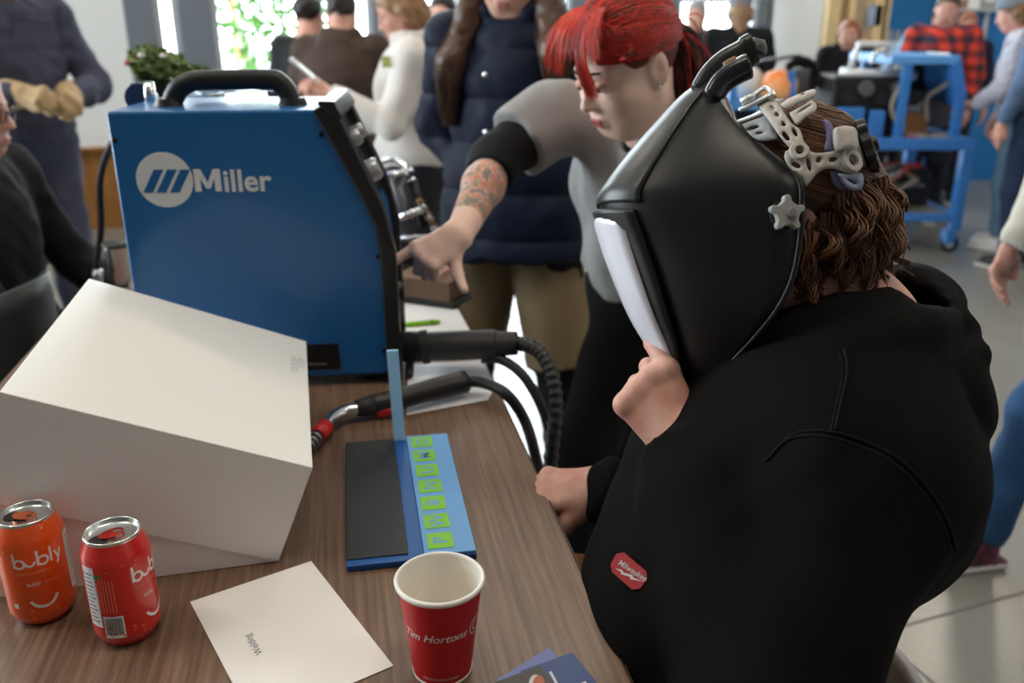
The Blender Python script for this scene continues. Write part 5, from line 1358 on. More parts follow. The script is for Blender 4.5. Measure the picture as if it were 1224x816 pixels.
# 3 brown jacket, seen from behind
BROWN = cloth('jacket_brown', srgb(76, 62, 56), noise=.2, nscale=4)
figure('person in a dark brown jacket seen from behind', WD_(402, 4.9), 4.9, 1.45, 1.66, top=BROWN, pants=cloth('jeans_dark', srgb(40, 40, 48)), fat=1.32, vox=.013, hair=srgb(50, 42, 40), hood=True, headpitch=.4, lean=.06, coat=.12, top_name='jacket',
       armL=((.08, .30, 1.14), (.26, .26, 1.05), (.8, -.2, .3), (0, .8, .5), 'relax'))
# dark-haired person further behind
figure('dark-haired person almost hidden behind the brown jacket', WD_(366, 5.5), 5.5, 1.2, 1.66, top=cloth('top_black', (.02, .02, .022)), pants=MATS['jeans_dark'], vox=.016, hair=srgb(35, 28, 26), face=False)
# 4 woman in the white hoodie with a phone
WHOOD = cloth('hoodie_white', srgb(212, 206, 202), noise=.06, nscale=6)
r4, *q4 = figure('woman in a white hoodie looking at the phone in her hand', WD_(490, 3.95), 3.95, pi + .12, 1.66, top=WHOOD, pants=MATS['jeans_dark'], fat=1.3, vox=.009, hair=srgb(150, 112, 78), hairstyle='bob', hood=True, headpitch=.42, top_name='hoodie',
       armL=((.10, .31, 1.16), (.36, .22, 1.29), (.80, -.1, .45), (.15, .75, .55), 'grip'), armR=((.05, -.28, 1.12), (.24, -.12, 1.12), (.8, .4, .3), (0, -.8, .5), 'relax'), wr_seed=6)
hc_, A, s, (f, l, up), L = q4
pc_ = L(.455, .185, 1.385); ph = thing('phone', pc_, 'white phone held by the woman in the white hoodie', 'phone')
pax = np.array([nrm(f * .75 + up * .66), l, nrm(np.cross(nrm(f * .75 + up * .66), l))])
MB().box(pc_, (.072, .036, .005), pax).build('case', WHITEPLA, ph, bevel=.004); MB().box(pc_ - pax[2] * .0052, (.066, .032, .0008), pax).build('screen', mat('phone_screen', (.02, .02, .025), .08), ph)
MB().box(pc_ + pax[2] * .006 + pax[0] * .05 + pax[1] * .018, (.014, .010, .0015), pax).build('camera_bump', BLACK, ph, bevel=.001)
lg = Field()
MB().box(aty(462, 74, 3.70), (.018, .004, .022), None).build('chest_emblem', mat('emblem_mix', srgb(120, 160, 120), .6, col2=srgb(200, 190, 90), nscale=60), r4)
# partly hidden person behind her
figure('dark-haired person in maroon partly hidden behind the navy coat', WD_(532, 5.6), 5.6, -1.8, 1.66, top=cloth('top_maroon', srgb(70, 40, 48)), pants=MATS['jeans_dark'], vox=.015, hair=srgb(32, 26, 26), hairstyle='bob', skin=SKINP)
# 5 navy puffer coat
NAVYC = cloth('coat_navy', srgb(18, 26, 48), .6, noise=.15, nscale=3)
TANP = cloth('shorts_tan', srgb(128, 110, 84), noise=.12)
r5, *q5 = figure('woman in a navy quilted coat and tan shorts behind the table', WD_(618, 2.62), 2.62, -pi / 2 - .35, 1.77, top=NAVYC, pants=cloth('leggings_black', (.012, .012, .013)), shoe=SHOE, fat=1.12, vox=.007, hair=srgb(82, 56, 42), hairstyle='long', headpitch=.35, coat=.10, top_name='coat', wr_amp=.005, wr_seed=14, skin=SKINP, hood=True, quilt=.13,
       armL=((-.06, .28, 1.19), (.0, .13, 1.04), (.1, -.5, -.6), (.3, 1, .2), 'fist'), armR=((-.06, -.28, 1.19), (.0, -.13, 1.04), (.1, .5, -.6), (.3, -1, .2), 'fist'), legs=[((.02, .155, .50), (-.02, .17, .085)), ((.02, -.155, .50), (-.02, -.17, .085))])
hc_, A, s, (f, l, up), L = q5
P5 = lambda a, b_, c: hc_ + (A[0] * a + A[1] * b_ + A[2] * c) * s
q = Field()
for sg, ln in ((-1, 1.0), (1, .8)):
    q.chain([P5(-.01, .083 * sg, .03), P5(.05, .115 * sg, -.10), P5(.15, .15 * sg, -.20 * ln), P5(.19, .16 * sg, -.33 * ln)], [.030, .036, .036, .014], k=.03)
q.disp(wrinkle(120, .004, 44, 1.2)); fh5 = q.build('front_hair', hc_ - .5, hc_ + .3, .006, hair_mats(srgb(82, 56, 42))[0], r5)
rs = np.random.RandomState(77); paths = []
for i in range(420):
    sg, ln = (-1, 1.0) if i % 2 else (1, .8); a_ = rs.uniform(0, 6.28); w_ = rs.uniform(.7, 1.15); ph = rs.uniform(0, 6.28)
    cen = spline([P5(-.01, .083 * sg, .03), P5(.05, .115 * sg, -.10), P5(.15, .15 * sg, -.20 * ln), P5(.195, .165 * sg, -.36 * ln)], 5)
    paths.append(([c + (A[0] * cos(a_) + A[1] * sin(a_)) * (.036 if k < 12 else .036 - .005 * (k - 11)) * w_ + A[1] * .006 * sin(ph + k * .7) for k, c in enumerate(cen)], [.0028 * (1 - .6 * k / (len(cen) - 1)) for k in range(len(cen))]))
locks('front_locks', paths, hair_mats(srgb(82, 56, 42)), fh5, n=4, flat=.7, seed=6)
q = Field(); q.ell(L(0, 0, .90), np.array([.135, .165, .10]) * s, np.array([f, l, up]), k=.04)
for sg in (1, -1): q.cap(L(0, .09 * sg, .86), L(.02, .155 * sg, .50), .108 * s, .112 * s, k=.02, cut_b=True)
q.disp(wrinkle(40, .005, 77)); q.build('shorts', L(0, 0, .45) - V(.4, .4, .05), L(0, 0, 1.1) + V(.4, .4, .1), .008, TANP, r5)
for z in (1.02, 1.14, 1.26, 1.38):     # quilting seams
    pts = [L(.185 * cos(a) , .225 * sin(a), z) for a in np.linspace(-1.5, 1.5, 20)]
for k, z in enumerate((1.05, 1.2, 1.35)): MB().lathe([(0, .004), (.007, .003), (.008, 0)], L(.168, -.03, z), f, 12).build('snap_button', CHROME, r5, smooth=True)

# ---------------------------------------------------------------- far right group
# older man and beanie wearer by the far windows
figure('grey-haired man in a dark sweater by the far windows', WD_(833, 7.9), 7.9, -2.0, 1.68, top=cloth('sweater_ink', srgb(28, 28, 40)), pants=MATS['jeans_dark'], vox=.016, hair=srgb(165, 165, 168), skin=SKINP)
r8, *q8 = figure('person in black with long blond hair and a grey beanie, seen from behind', WD_(884, 7.1), 7.1, 1.5, 1.70, top=cloth('top_charcoal', srgb(28, 30, 32)), pants=MATS['jeans_dark'], vox=.014, hair=srgb(150, 115, 85), hairstyle='long', fat=1.1, face=False)
BEAN = cloth('beanie_grey', srgb(125, 122, 128)); beanie(r8, q8[0], q8[1], q8[2], BEAN)
# red-haired woman in black behind the cart
figure('young woman with copper hair in a black jacket behind the blue cart', WD_(1016, 7.6), 7.6, -pi / 2 - .3, 1.52, top=MATS['jacket_black'], pants=MATS['jeans_dark'], vox=.012, hair=srgb(150, 85, 50), hairstyle='long', skin=SKINP, fat=1.05, hood=True)
# plaid shirt
def plaid():
    m, n, l_, p = node_mat('plaid_flannel')
    tc = n.new('ShaderNodeTexCoord'); sep = n.new('ShaderNodeSeparateXYZ'); l_.new(tc.outputs['Object'], sep.inputs[0])
    def stripes(out, freq):
        mu_ = n.new('ShaderNodeMath'); mu_.operation = 'MULTIPLY'; mu_.inputs[1].default_value = freq; l_.new(out, mu_.inputs[0])
        fr = n.new('ShaderNodeMath'); fr.operation = 'FRACT'; l_.new(mu_.outputs[0], fr.inputs[0])
        gt = n.new('ShaderNodeMath'); gt.operation = 'GREATER_THAN'; gt.inputs[1].default_value = .5; l_.new(fr.outputs[0], gt.inputs[0]); return gt.outputs[0]
    ad0 = n.new('ShaderNodeMath'); ad0.operation = 'ADD'; l_.new(sep.outputs['X'], ad0.inputs[0])
    hy = n.new('ShaderNodeMath'); hy.operation = 'MULTIPLY'; hy.inputs[1].default_value = .6; l_.new(sep.outputs['Y'], hy.inputs[0]); l_.new(hy.outputs[0], ad0.inputs[1])
    a, b = stripes(ad0.outputs[0], 10.0), stripes(sep.outputs['Z'], 10.0)
    ad = n.new('ShaderNodeMath'); ad.operation = 'ADD'; l_.new(a, ad.inputs[0]); l_.new(b, ad.inputs[1])
    hf = n.new('ShaderNodeMath'); hf.operation = 'MULTIPLY'; hf.inputs[1].default_value = .5; l_.new(ad.outputs[0], hf.inputs[0])
    cr = n.new('ShaderNodeValToRGB'); cr.color_ramp.interpolation = 'CONSTANT'; e = cr.color_ramp.elements
    e[0].position = 0; e[0].color = srgb(205, 60, 42) + (1,); e[1].position = .25; e[1].color = srgb(130, 36, 36) + (1,)
    x_ = cr.color_ramp.elements.new(.75); x_.color = srgb(38, 34, 56) + (1,)
    l_.new(hf.outputs[0], cr.inputs[0]); l_.new(cr.outputs[0], p.inputs['Base Color']); p.inputs['Roughness'].default_value = .85
    return m
PLAID = plaid()
figure('man in a red and navy plaid flannel shirt behind the blue cart', WD_(1130, 7.0), 7.0, -pi / 2 - .45, 1.72, top=PLAID, pants=MATS['jeans_dark'], vox=.011, hair=srgb(60, 42, 34), skin=SKIN, fat=1.12, headpitch=.25, wr_amp=.005)
figure('person in a light blue shirt standing behind the plaid shirt', WD_(1082, 8.0), 8.0, -pi / 2, 1.64, side=.26, top=cloth('shirt_light_blue', srgb(150, 195, 228)), pants=MATS['jeans_dark'], vox=.014, hair=srgb(60, 42, 34), fat=1.2)
figure('person in a dark navy top between the plaid shirt and grey sweatshirt', WD_(1155, 7.7), 7.7, -pi / 2 - .2, 1.58, top=cloth('top_navy', srgb(35, 38, 58)), pants=MATS['jeans_dark'], vox=.014, hair=srgb(150, 95, 70), skin=SKIN)
# grey sweatshirt, jeans
JEAN = cloth('jeans_blue', srgb(92, 118, 142), noise=.25, nscale=6)
r12, *q12 = figure('person in a pale grey sweatshirt, light jeans and beanie beside the cart', WD_(1200, 6.05, 250), 6.05, pi - .55, 1.68, top=cloth('sweatshirt_grey', srgb(172, 172, 184), noise=.08), pants=JEAN, shoe=mat('shoe_white', (.7, .68, .66), .6), vox=.009, hair=srgb(125, 92, 62), hairstyle='curly', fat=1.12, lean=.10, headpitch=.35, wr_amp=.010,
       armL=((.14, .27, 1.12), (.30, .16, 1.02), (1, -.3, -.1), (.1, .5, .8), 'relax'))
beanie(r12, q12[0], q12[1], q12[2], cloth('beanie_blue_grey', srgb(120, 132, 142)))
figure('person in a blue-grey shirt and dark jeans at the right frame edge', WD_(1236, 5.5, 200), 5.5, pi / 2 + .5, 1.76, top=cloth('shirt_blue_grey', srgb(92, 112, 145)), pants=cloth('jeans_navy', srgb(36, 48, 72)), vox=.011, hair=srgb(70, 50, 40), fat=1.15, face=False)
# passer-by at the right frame edge
FLOR = mat('floral_shoe', (.02, .02, .022), .6, col2=srgb(120, 40, 70), nscale=45)
xj = aty(1258, 400, 2.3)[0] + .10
r14, *q14 = figure('passer-by in a cream sleeve and rolled blue jeans walking past at the right edge', xj, 2.30, pi + .2, 1.68, top=cloth('sweater_cream', srgb(200, 196, 186), noise=.06), pants=cloth('jeans_mid_blue', srgb(48, 82, 122), noise=.3, nscale=4), shoe=FLOR, vox=.0065, hair=srgb(70, 50, 40), fat=1.05,
       armL=((-.0, .27, 1.15), (.09, .26, .93), (.25, -.05, -1), (.15, 1, 0), 'relax'),
       legs=[((.19, .07, .50), (.27, .05, .085)), ((.02, .14, .50), (-.06, .30, .085))])
bag = q14[-1](.13, .25, .775); bg = thing('plastic_bag', bag, 'crumpled white bag hanging from the hand at the right edge', 'bag')
q = Field(); q.ell(bag + V(.02, 0, -.03), (.035, .03, .075), None, k=.02); q.cap(bag + V(.01, 0, .0), bag + V(-.005, 0, .07), .016, .008, k=.02); q.disp(wrinkle(120, .008, 3)); q.build('bag_film', bag - .15, bag + .15, .005, mat('bag_white', (.75, .76, .78), .35), bg)

# ---------------------------------------------------------------- 6 woman with red hair leaning to the welder
r6 = thing('person', (cp(725, 300, 1.85)[0], 1.98, 0), 'woman with bright red hair pointing at the front of the welder', 'person')
wc = cp(748, 80, 1.62); wf = rad(180 + 28); wp = .46; wA = frame((cos(wf) * cos(wp), sin(wf) * cos(wp), -sin(wp)), (-.15, -.1, 1))
wneck = cp(786, 172, 1.78); wshR, wshL = cp(664, 136, 1.86), cp(838, 190, 1.90); welR, wwrR = cp(592, 193, 1.80), cp(549, 281, 1.61)
welL, wwrL = cp(860, 300, 1.95), cp(830, 380, 1.9); wchest = cp(758, 215, 1.98); whip = cp(776, 296, 2.02); whip2 = V(whip[0], whip[1] + .05, whip[2] - .10)
wk = [V(whip[0] - .13, whip[1] + .0, .52), V(whip[0] - .01, whip[1] + .10, .52)]; wa = [V(whip[0] - .15, whip[1] + .06, .085), V(whip[0] - .02, whip[1] + .16, .085)]
b = Field(); head_field(b, wc, wA, 1.0)
b.cap(wc - wA[2] * .05 - wA[0] * .025, wneck, .050, .056, k=.03); b.cap(wneck, wchest, .06, .09, k=.04); b.cap(wchest, whip2, .09, .09, k=.03); b.cap(wshR, wshL, .045, k=.04)
b.cap(wshR, welR, .042, .037, k=.02); b.cap(welR, lerp(welR, wwrR, .35), .037, .040, k=.02); b.cap(lerp(welR, wwrR, .35), wwrR, .040, .026, k=.02)
b.cap(wshL, welL, .042, .037, k=.02); b.cap(welL, wwrL, .037, .026, k=.02)
for k_, a_ in zip(wk, wa): b.cap(whip2, k_, .07, .05, k=.03); b.cap(k_, a_, .05, .035, k=.02)
hd = nrm(-.80 * CR - .52 * CU - .05 * CF); hn = nrm(-CF * .85 + CU * .35 - CR * .2); ht = nrm(CU * .9 - CR * .4)
hand_field(b, wwrR, hd, hn, ht, [(.05, .12, .05), (1.15, 1.2, .5), (1.2, 1.25, .5), (1.25, 1.3, .5)], 1.0, thumb=[(.030, -.026, -.012), (.042, -.058, -.018), (.048, -.092, -.016)], rr=1.0, palm=.078)
hand_field(b, wwrL, nrm(-CU), nrm(-CF), nrm(-CR), [(.3, .4, .2)] * 4, 1.0)
def tattoo_skin():
    m, n, l_, p = node_mat('skin_tattooed')
    tc = n.new('ShaderNodeTexCoord')
    base = n.new('ShaderNodeTexNoise'); base.inputs['Scale'].default_value = 25; l_.new(tc.outputs['Object'], base.inputs['Vector'])
    mx = n.new('ShaderNodeMix'); mx.data_type = 'RGBA'; mx.inputs['A'].default_value = srgb(240, 208, 192) + (1,); mx.inputs['B'].default_value = srgb(226, 180, 162) + (1,); l_.new(base.outputs['Fac'], mx.inputs['Factor'])
    # inked motifs on the forearm only
    v = n.new('ShaderNodeTexNoise'); v.inputs['Scale'].default_value = 34; v.inputs['Detail'].default_value = 3; l_.new(tc.outputs['Object'], v.inputs['Vector'])
    cr = n.new('ShaderNodeValToRGB'); cr.color_ramp.interpolation = 'CONSTANT'; e = cr.color_ramp.elements
    e[0].position = 0; e[0].color = srgb(84, 96, 88) + (1,); e[1].position = .44; e[1].color = srgb(170, 140, 110) + (1,)
    for ps, c in ((.50, (190, 82, 70)), (.55, (205, 160, 135)), (.60, (80, 88, 96))): x_ = e.new(ps); x_.color = srgb(*c) + (1,)
    l_.new(v.outputs['Fac'], cr.inputs[0])
    a, c = lerp(welR, wwrR, .12), lerp(welR, wwrR, .80)
    sb = n.new('ShaderNodeVectorMath'); sb.operation = 'SUBTRACT'; l_.new(tc.outputs['Object'], sb.inputs[0]); sb.inputs[1].default_value = tuple(lerp(a, c, .5))
    ln = n.new('ShaderNodeVectorMath'); ln.operation = 'LENGTH'; l_.new(sb.outputs[0], ln.inputs[0])
    lt = n.new('ShaderNodeMath'); lt.operation = 'LESS_THAN'; lt.inputs[1].default_value = .095; l_.new(ln.outputs['Value'], lt.inputs[0])
    ml = n.new('ShaderNodeMath'); ml.operation = 'MULTIPLY'; ml.inputs[1].default_value = .8; l_.new(lt.outputs[0], ml.inputs[0])
    m2 = n.new('ShaderNodeMix'); m2.data_type = 'RGBA'; l_.new(ml.outputs[0], m2.inputs['Factor']); l_.new(mx.outputs['Result'], m2.inputs['A']); l_.new(cr.outputs[0], m2.inputs['B'])
    l_.new(m2.outputs['Result'], p.inputs['Base Color']); p.inputs['Roughness'].default_value = .5
    return m
WSK = tattoo_skin()
lo, hi = V(-.35, 1.35, 0), V(.75, 2.4, 1.62)
wb = b.build('body', lo, hi, .0042, WSK, r6)
face_parts(wb, wc, wA, 1.0, lipm=mat('lip_rose', srgb(178, 88, 86), .45), browm=mat('brow_dark', srgb(60, 40, 36), .8))
for o in list(wb.children):
    if o.name.startswith('eyelid'):
        o.scale = (1, 1, 1)
e_ = wc + wA[1] * .083 - wA[2] * .036 - wA[0] * .002
MB().sphere(e_, .0035, 8).build('earring', CHROME, wb, smooth=True)
TEE = cloth('tee_grey', srgb(146, 144, 144), noise=.05, nscale=10)
t_ = Field()
t_.cap(wneck + V(.0, 0, -.03), wchest, .080, .130, k=.06); t_.cap(wchest, whip, .130, .135, k=.05); t_.cap(wshR, lerp(wshR, wshL, .5), .066, .075, k=.05); t_.cap(lerp(wshR, wshL, .5), wshL, .08, .075, k=.05)
t_.cap(wshR, lerp(wshR, welR, .62), .074, .072, k=.03, cut_b=True); t_.cap(wshL, lerp(wshL, welL, .7), .07, .065, k=.03, cut_b=True)
t_.cap(whip, whip + V(0, .02, -.04), .145, .15, k=.03, cut_b=True)
w6a, w6b = wrinkle(30, .012, 18, 1.5), wrinkle(70, .004, 19, 1.4); t_.disp(lambda P: w6a(P) + w6b(P)); t_.cap(wneck + V(0, 0, -.01), wc, .060, .07, k=.01, mode='s')
t_.build('tee_shirt', lo, hi, .006, TEE, r6)
u_ = Field(); BLKC = cloth('undershirt_black', (.012, .012, .013))
u_.cap(lerp(wshR, welR, .40), welR, .058, .054, k=.02); u_.cap(welR, lerp(welR, wwrR, .22), .054, .049, k=.02, cut_b=True); u_.disp(wrinkle(60, .005, 3)); u_.build('sleeve', lo, hi, .005, BLKC, r6)
nc = lerp(wneck, wc, .30); na = nrm(wc - wneck)
u_ = Field(); u_.cap(wneck - na * .02, lerp(wneck, wc, .22), .075, .060, k=.02, cut_b=True); u_.build('collar', lo, hi, .005, BLKC, r6)
q = Field(); q.cap(whip + V(0, .03, -.03), whip2, .135, .14, k=.04)
for k_, a_ in zip(wk, wa): q.cap(whip2, k_, .098, .078, k=.04); q.cap(k_, lerp(k_, a_, .95), .076, .070, k=.03, cut_b=True)
q.disp(wrinkle(40, .006, 9)); q.build('trousers', lo, hi, .008, mat('trousers_black', (.010, .010, .011), .9, spec=.15), r6)
for a_ in wa:
    fo = Field(); fo.cap(a_ + V(0, .02, -.02), a_ + V(-.03, -.14, -.045), .043, .034, k=.03); fo.cap(a_ + V(0, 0, .03), a_ - V(0, 0, .03), .045, k=.03); fo.plane((0, 0, .002), (0, 0, -1)); fo.build('shoe', a_ - .25, a_ + .25, .008, SHOE, r6)
# hair: crown pulled to a ponytail, heavy fringe
RED = [mat('hair_red', srgb(190, 30, 22), .4, noise=.3, nscale=70), mat('hair_red_bright', srgb(225, 58, 38), .38, noise=.25, nscale=70), mat('hair_root', srgb(58, 30, 26), .45, noise=.3, nscale=70), mat('hair_copper', srgb(205, 92, 52), .4, noise=.2, nscale=70)]
W = lambda a, b_, c: wc + wA[0] * a + wA[1] * b_ + wA[2] * c
q = Field(); q.ell(W(-.016, 0, .040), (.104, .085, .097), wA, k=.02); q.plane(W(.048, 0, .04), nrm(wA[0] - wA[2] * .55), k=.01)
for sg in (1, -1): q.ell(W(.015, .080 * sg, -.035), (.055, .03, .045), wA, k=.01, mode='s')
hm6 = q.build('hair', wc - .2, wc + .2, .004, mat('hair_red_dark', srgb(112, 30, 26), .5, noise=.4, nscale=70), r6)
rs = np.random.RandomState(8); paths, mi = [], []
tie = W(-.118, 0, .005)
for i in range(900):       # sides and crown combed back to the tie
    th = rs.uniform(-1.45, 1.45); fz = rs.uniform(-.2, 1.0)
    a0 = rs.uniform(.15, 1.25)                       # start elevation on the front
    st_ = V(cos(a0) * .104 * rs.uniform(.5, 1.0), sin(th) * .085, .040 + sin(a0) * .097 * cos(th)); st_[0] = -.016 + .75 * st_[0]
    pts = []
    for k in range(12):
        t = k / 11
        loc = V(lerp(st_[0], -.112, t), st_[1] * (1 - t ** 2.2), lerp(st_[2], .008, t ** 1.3))
        c_ = V(-.016, 0, .04); d_ = (loc - c_) / V(.104, .085, .097); n_ = np.linalg.norm(d_); d_ = d_ / max(n_, 1e-6) * max(n_, 1.03 + .02 * sin(t * pi))
        if t < .97: loc = c_ + d_ * V(.104, .085, .097)
        pts.append(W(*loc))
    u = rs.rand(); mi.append(2 if st_[2] < .05 and u < .5 or u < (.42 if abs(st_[1]) < .035 else .18) else (0 if u < .66 else 1)); paths.append((pts, [.0022 * (.6 if k == 0 else 1) for k in range(12)]))
for i in range(330):       # ponytail
    pts = []; o_ = rs.randn(3) * V(.006, .012, .012); L_ = rs.uniform(.15, .22); sp_ = rs.randn(3) * .02
    for k in range(10):
        t = k / 9; pts.append(tie + wA[0] * (-.03 * sin(t * 2.2) * 1.6) + V(0, 0, -1) * L_ * t ** 1.3 + o_ * (.6 + 1.2 * sin(t * pi)) + sp_ * t)
    u = rs.rand(); mi.append(2 if u < .68 else (0 if u < .85 else 3)); paths.append((pts, [.0020 * (1 - .7 * t) for t in np.linspace(0, 1, 10)]))
for i in range(760):       # fringe, parted towards her right with one long lock
    b0 = rs.uniform(-.075, .085)
    long_ = .5 + .5 * rs.rand()
    if abs(b0 - .040) < .015: L_ = .185 * rs.uniform(.9, 1.05)
    elif b0 < -.02: L_ = rs.uniform(.08, .155)
    else: L_ = rs.uniform(.06, .125)
    s0 = V(.030 + rs.uniform(-.01, .01), b0 * .55, .128); pts = []
    for k in range(12):
        t = k / 11; ang = t * L_ / .1
        loc = V(.030 + .080 * sin(min(ang, 1.45)), b0 * (.55 + .6 * t), .128 - .095 * (1 - cos(min(ang, 1.45))) - max(0, ang - 1.45) * .1)
        c_ = V(-.010, 0, .03); d_ = (loc - c_) / V(.107, .084, .1); n_ = np.linalg.norm(d_)
        if n_ < 1.05 and loc[2] > -.03: loc = c_ + d_ / n_ * 1.05 * V(.107, .084, .1)
        pts.append(W(*loc) + wA[0] * .004 * sin(i * 1.7) * t + wA[1] * .005 * sin(i * 2.3) * t)
    u = rs.rand(); mi.append((2 if u < .45 else 0) if abs(b0 - .012) < .012 else (0 if u < .42 else (1 if u < .74 else (3 if b0 < .0 else 2)))); paths.append((pts, [.0016 * (1 - .8 * t ** 2) for t in np.linspace(0, 1, 12)]))
for i in range(520):       # side sweep from fringe over the temple to the ear
    for sg in ((1,) if i % 4 else (-1,)):
        z_ = rs.uniform(.05, .125); zz = rs.uniform(.012, .055); pts = []
        for k in range(11):
            t = k / 10; a_ = lerp(.55, 1.95 + rs.rand() * .1, t)
            loc = V(-.012 + .110 * cos(a_), sg * .0885 * sin(a_), lerp(z_, zz, t ** .8))
            rr_ = math.sqrt(max(0.05, 1 - ((loc[2] - .035) / .105) ** 2)); loc[0] = -.012 + (loc[0] + .012) * max(rr_, .75); loc[1] *= max(rr_, .8)
            pts.append(W(*loc))
        u = rs.rand(); mi.append(0 if u < .55 else (1 if u < .72 else 2)); paths.append((pts, [.0022] * 11))
locks('hair_locks', paths, RED, hm6, seed=3, matidx=mi)
# ---------------------------------------------------------------- blue equipment cart at the back right
CB = mat('cart_blue', srgb(58, 122, 196), .45, noise=.06, nscale=5); CBL = mat('cart_blue_light', srgb(96, 160, 222), .4); ENG = mat('engine_black', (.012, .012, .013), .45, noise=.4, nscale=20); ENGG = mat('engine_grey', (.16, .16, .165), .4, .6)
cy0, cdep = 5.95, .85
cx1 = aty(1158, 168, cy0)[0]; cx0 = aty(1002, 168, cy0)[0] - .10; zt = aty(1150, 172, cy0)[2]
cart_ = thing('equipment_cart', ((cx0 + cx1) / 2, cy0 + cdep / 2, 0), 'blue steel demonstration cart with angled hood at the back right', 'cart')
for (x_, y_) in ((cx0, cy0), (cx1, cy0), (cx0, cy0 + cdep), (cx1, cy0 + cdep)):
    MB().bar((x_, y_, .15), (x_, y_, zt), .07, .07).build('leg', CB, cart_, bevel=.006)
    w = MB(); w.lathe([(0, -.022), (.045, -.022), (.062, -.014), (.062, .014), (.045, .022), (0, .022)], (x_ - .02, y_ - .01, .064), (.25, 1, 0), 24)
    wo = w.build('caster_wheel', mat('caster_tyre', (.02, .02, .022), .5), cart_, auto=40)
    MB().lathe([(0, -.027), (.028, -.026), (.030, .026), (0, .027)], (x_ - .02, y_ - .01, .064), (.25, 1, 0), 18).build('caster_hub', mat('caster_hub', (.55, .55, .55), .4), wo, auto=40)
    MB().hexa([V(x_ - .04 + a * .03, y_ - .02 + b_ * .045, z) for z in (.07, .16) for a, b_ in ((-1, -1), (1, -1), (1, 1), (-1, 1))]).build('caster_fork', CB, cart_)
for z, th in ((zt, .075), (.24, .05)):
    for y_ in (cy0, cy0 + cdep): MB().bar((cx0 - .035, y_, z), (cx1 + .035, y_, z), .06, th).build('rail', CB, cart_, bevel=.005)
    for x_ in (cx0, cx1): MB().bar((x_, cy0, z), (x_, cy0 + cdep, z), .06, th).build('rail', CB, cart_, bevel=.005)
MB().box(((cx0 + cx1) / 2, cy0 + cdep / 2, zt + .012), ((cx1 - cx0) / 2 - .03, cdep / 2 - .03, .012)).build('tray', mat('tray_dark', (.05, .045, .04), .5), cart_)
MB().box(((cx0 + cx1) / 2, cy0 + cdep / 2, .245), ((cx1 - cx0) / 2 - .03, cdep / 2 - .03, .012)).build('lower_shelf', mat('shelf_board', srgb(120, 118, 112), .7), cart_)
hx0, hx1 = aty(1047, 80, cy0 + .3)[0], aty(1126, 76, cy0 + .3)[0]; hz = aty(1090, 75, cy0 + .3)[2]; hx2 = aty(1152, 112, cy0 + .1)[0]; hz2 = aty(1150, 112, cy0 + .1)[2]
for y_ in (cy0 + .08, cy0 + cdep - .05):
    MB().bar((hx0 + .12, y_, zt), (hx0 + .12, y_, hz), .055, .055).build('upright', CB, cart_, bevel=.004)
    MB().bar((hx2 - .03, y_, zt), (hx2 - .03, y_, hz2), .055, .055).build('upright', CB, cart_, bevel=.004)
MB().prism([V(hx0, cy0 + .05, hz), V(hx1, cy0 + .05, hz), V(hx1, cy0 + .05, hz + .055), V(hx0, cy0 + .05, hz + .055)], (0, cdep - .08, 0)).build('hood_top', CBL, cart_, bevel=.006)
MB().prism([V(hx1, cy0 + .05, hz + .055), V(hx2, cy0 + .05, hz2), V(hx2 - .03, cy0 + .05, hz2 - .09), V(hx1 - .05, cy0 + .05, hz - .02)], (0, cdep - .08, 0)).build('hood_slope', CB, cart_, bevel=.006)
MB().prism([V(hx1 + .03, cy0 + .3, hz + .05), V(hx2 + .03, cy0 + .3, hz2 + .02), V(hx2 + .045, cy0 + .3, hz2 + .03), V(hx1 + .045, cy0 + .3, hz + .06)], (0, .35, 0)).build('document_holder', WHITEPLA, cart_)
# engine on the cart
ex0, ex1 = aty(985, 130, cy0 + .3)[0], aty(1072, 130, cy0 + .3)[0]; ez = zt + .025
eng = thing('engine', ((ex0 + ex1) / 2, cy0 + .35, ez), 'black cutaway engine with grey lifting frame on the blue cart', 'engine')
MB().box(((ex0 + ex1) / 2, cy0 + .38, ez + .20), ((ex1 - ex0) / 2, .22, .20)).build('block', ENG, eng, bevel=.02)
MB().box((ex0 + .12, cy0 + .13, ez + .10), (.09, .03, .10)).build('blue_plate', CB, eng, bevel=.01)
MB().box((ex0 + .30, cy0 + .13, ez + .09), (.05, .03, .09)).build('blue_plate', CB, eng, bevel=.01)
zf = ez + .40
MB().tube([V(ex0 + .10, cy0 + .2, zf), V(ex0 + .15, cy0 + .2, zf + .20), V(ex0 + .38, cy0 + .2, zf + .20), V(ex0 + .37, cy0 + .2, zf + .02)], .022, 10).build('lifting_frame', mat('frame_silver', (.62, .64, .67), .35, .4), eng, smooth=True)
MB().tube([V(ex0 + .05, cy0 + .2, zf + .02), V(ex1 + .05, cy0 + .2, zf + .0)], .03, 12).build('muffler', MATS['frame_silver'], eng, smooth=True)
MB().tube([V(ex0 + .28 + .06 * cos(t), cy0 + .14, zf + .07 + .09 * sin(t)) for t in np.linspace(0, pi, 12)], .016, 8).build('pipe_bend', CHROME, eng, smooth=True)
for k in range(5):
    MB().lathe([(0, -.02), (.05, -.02), (.055, 0), (.05, .02), (0, .02)], (ex0 + .1 + k * .11, cy0 + .14, ez + .26 + .06 * (k % 2)), (0, 1, 0), 16).build('pulley', ENGG if k % 2 else ENG, eng, auto=40)
MB().tube(spline([V(ex1 - .08, cy0 + .12, ez + .34), V(ex1 - .12, cy0 + .1, ez + .2), V(ex1 - .04, cy0 + .1, ez + .05)], 6), .014, 8).build('hose', mat('hose_beige', srgb(150, 140, 125), .6), eng, smooth=True)
gx0, gx1 = hx0 + .26, hx2 - .10
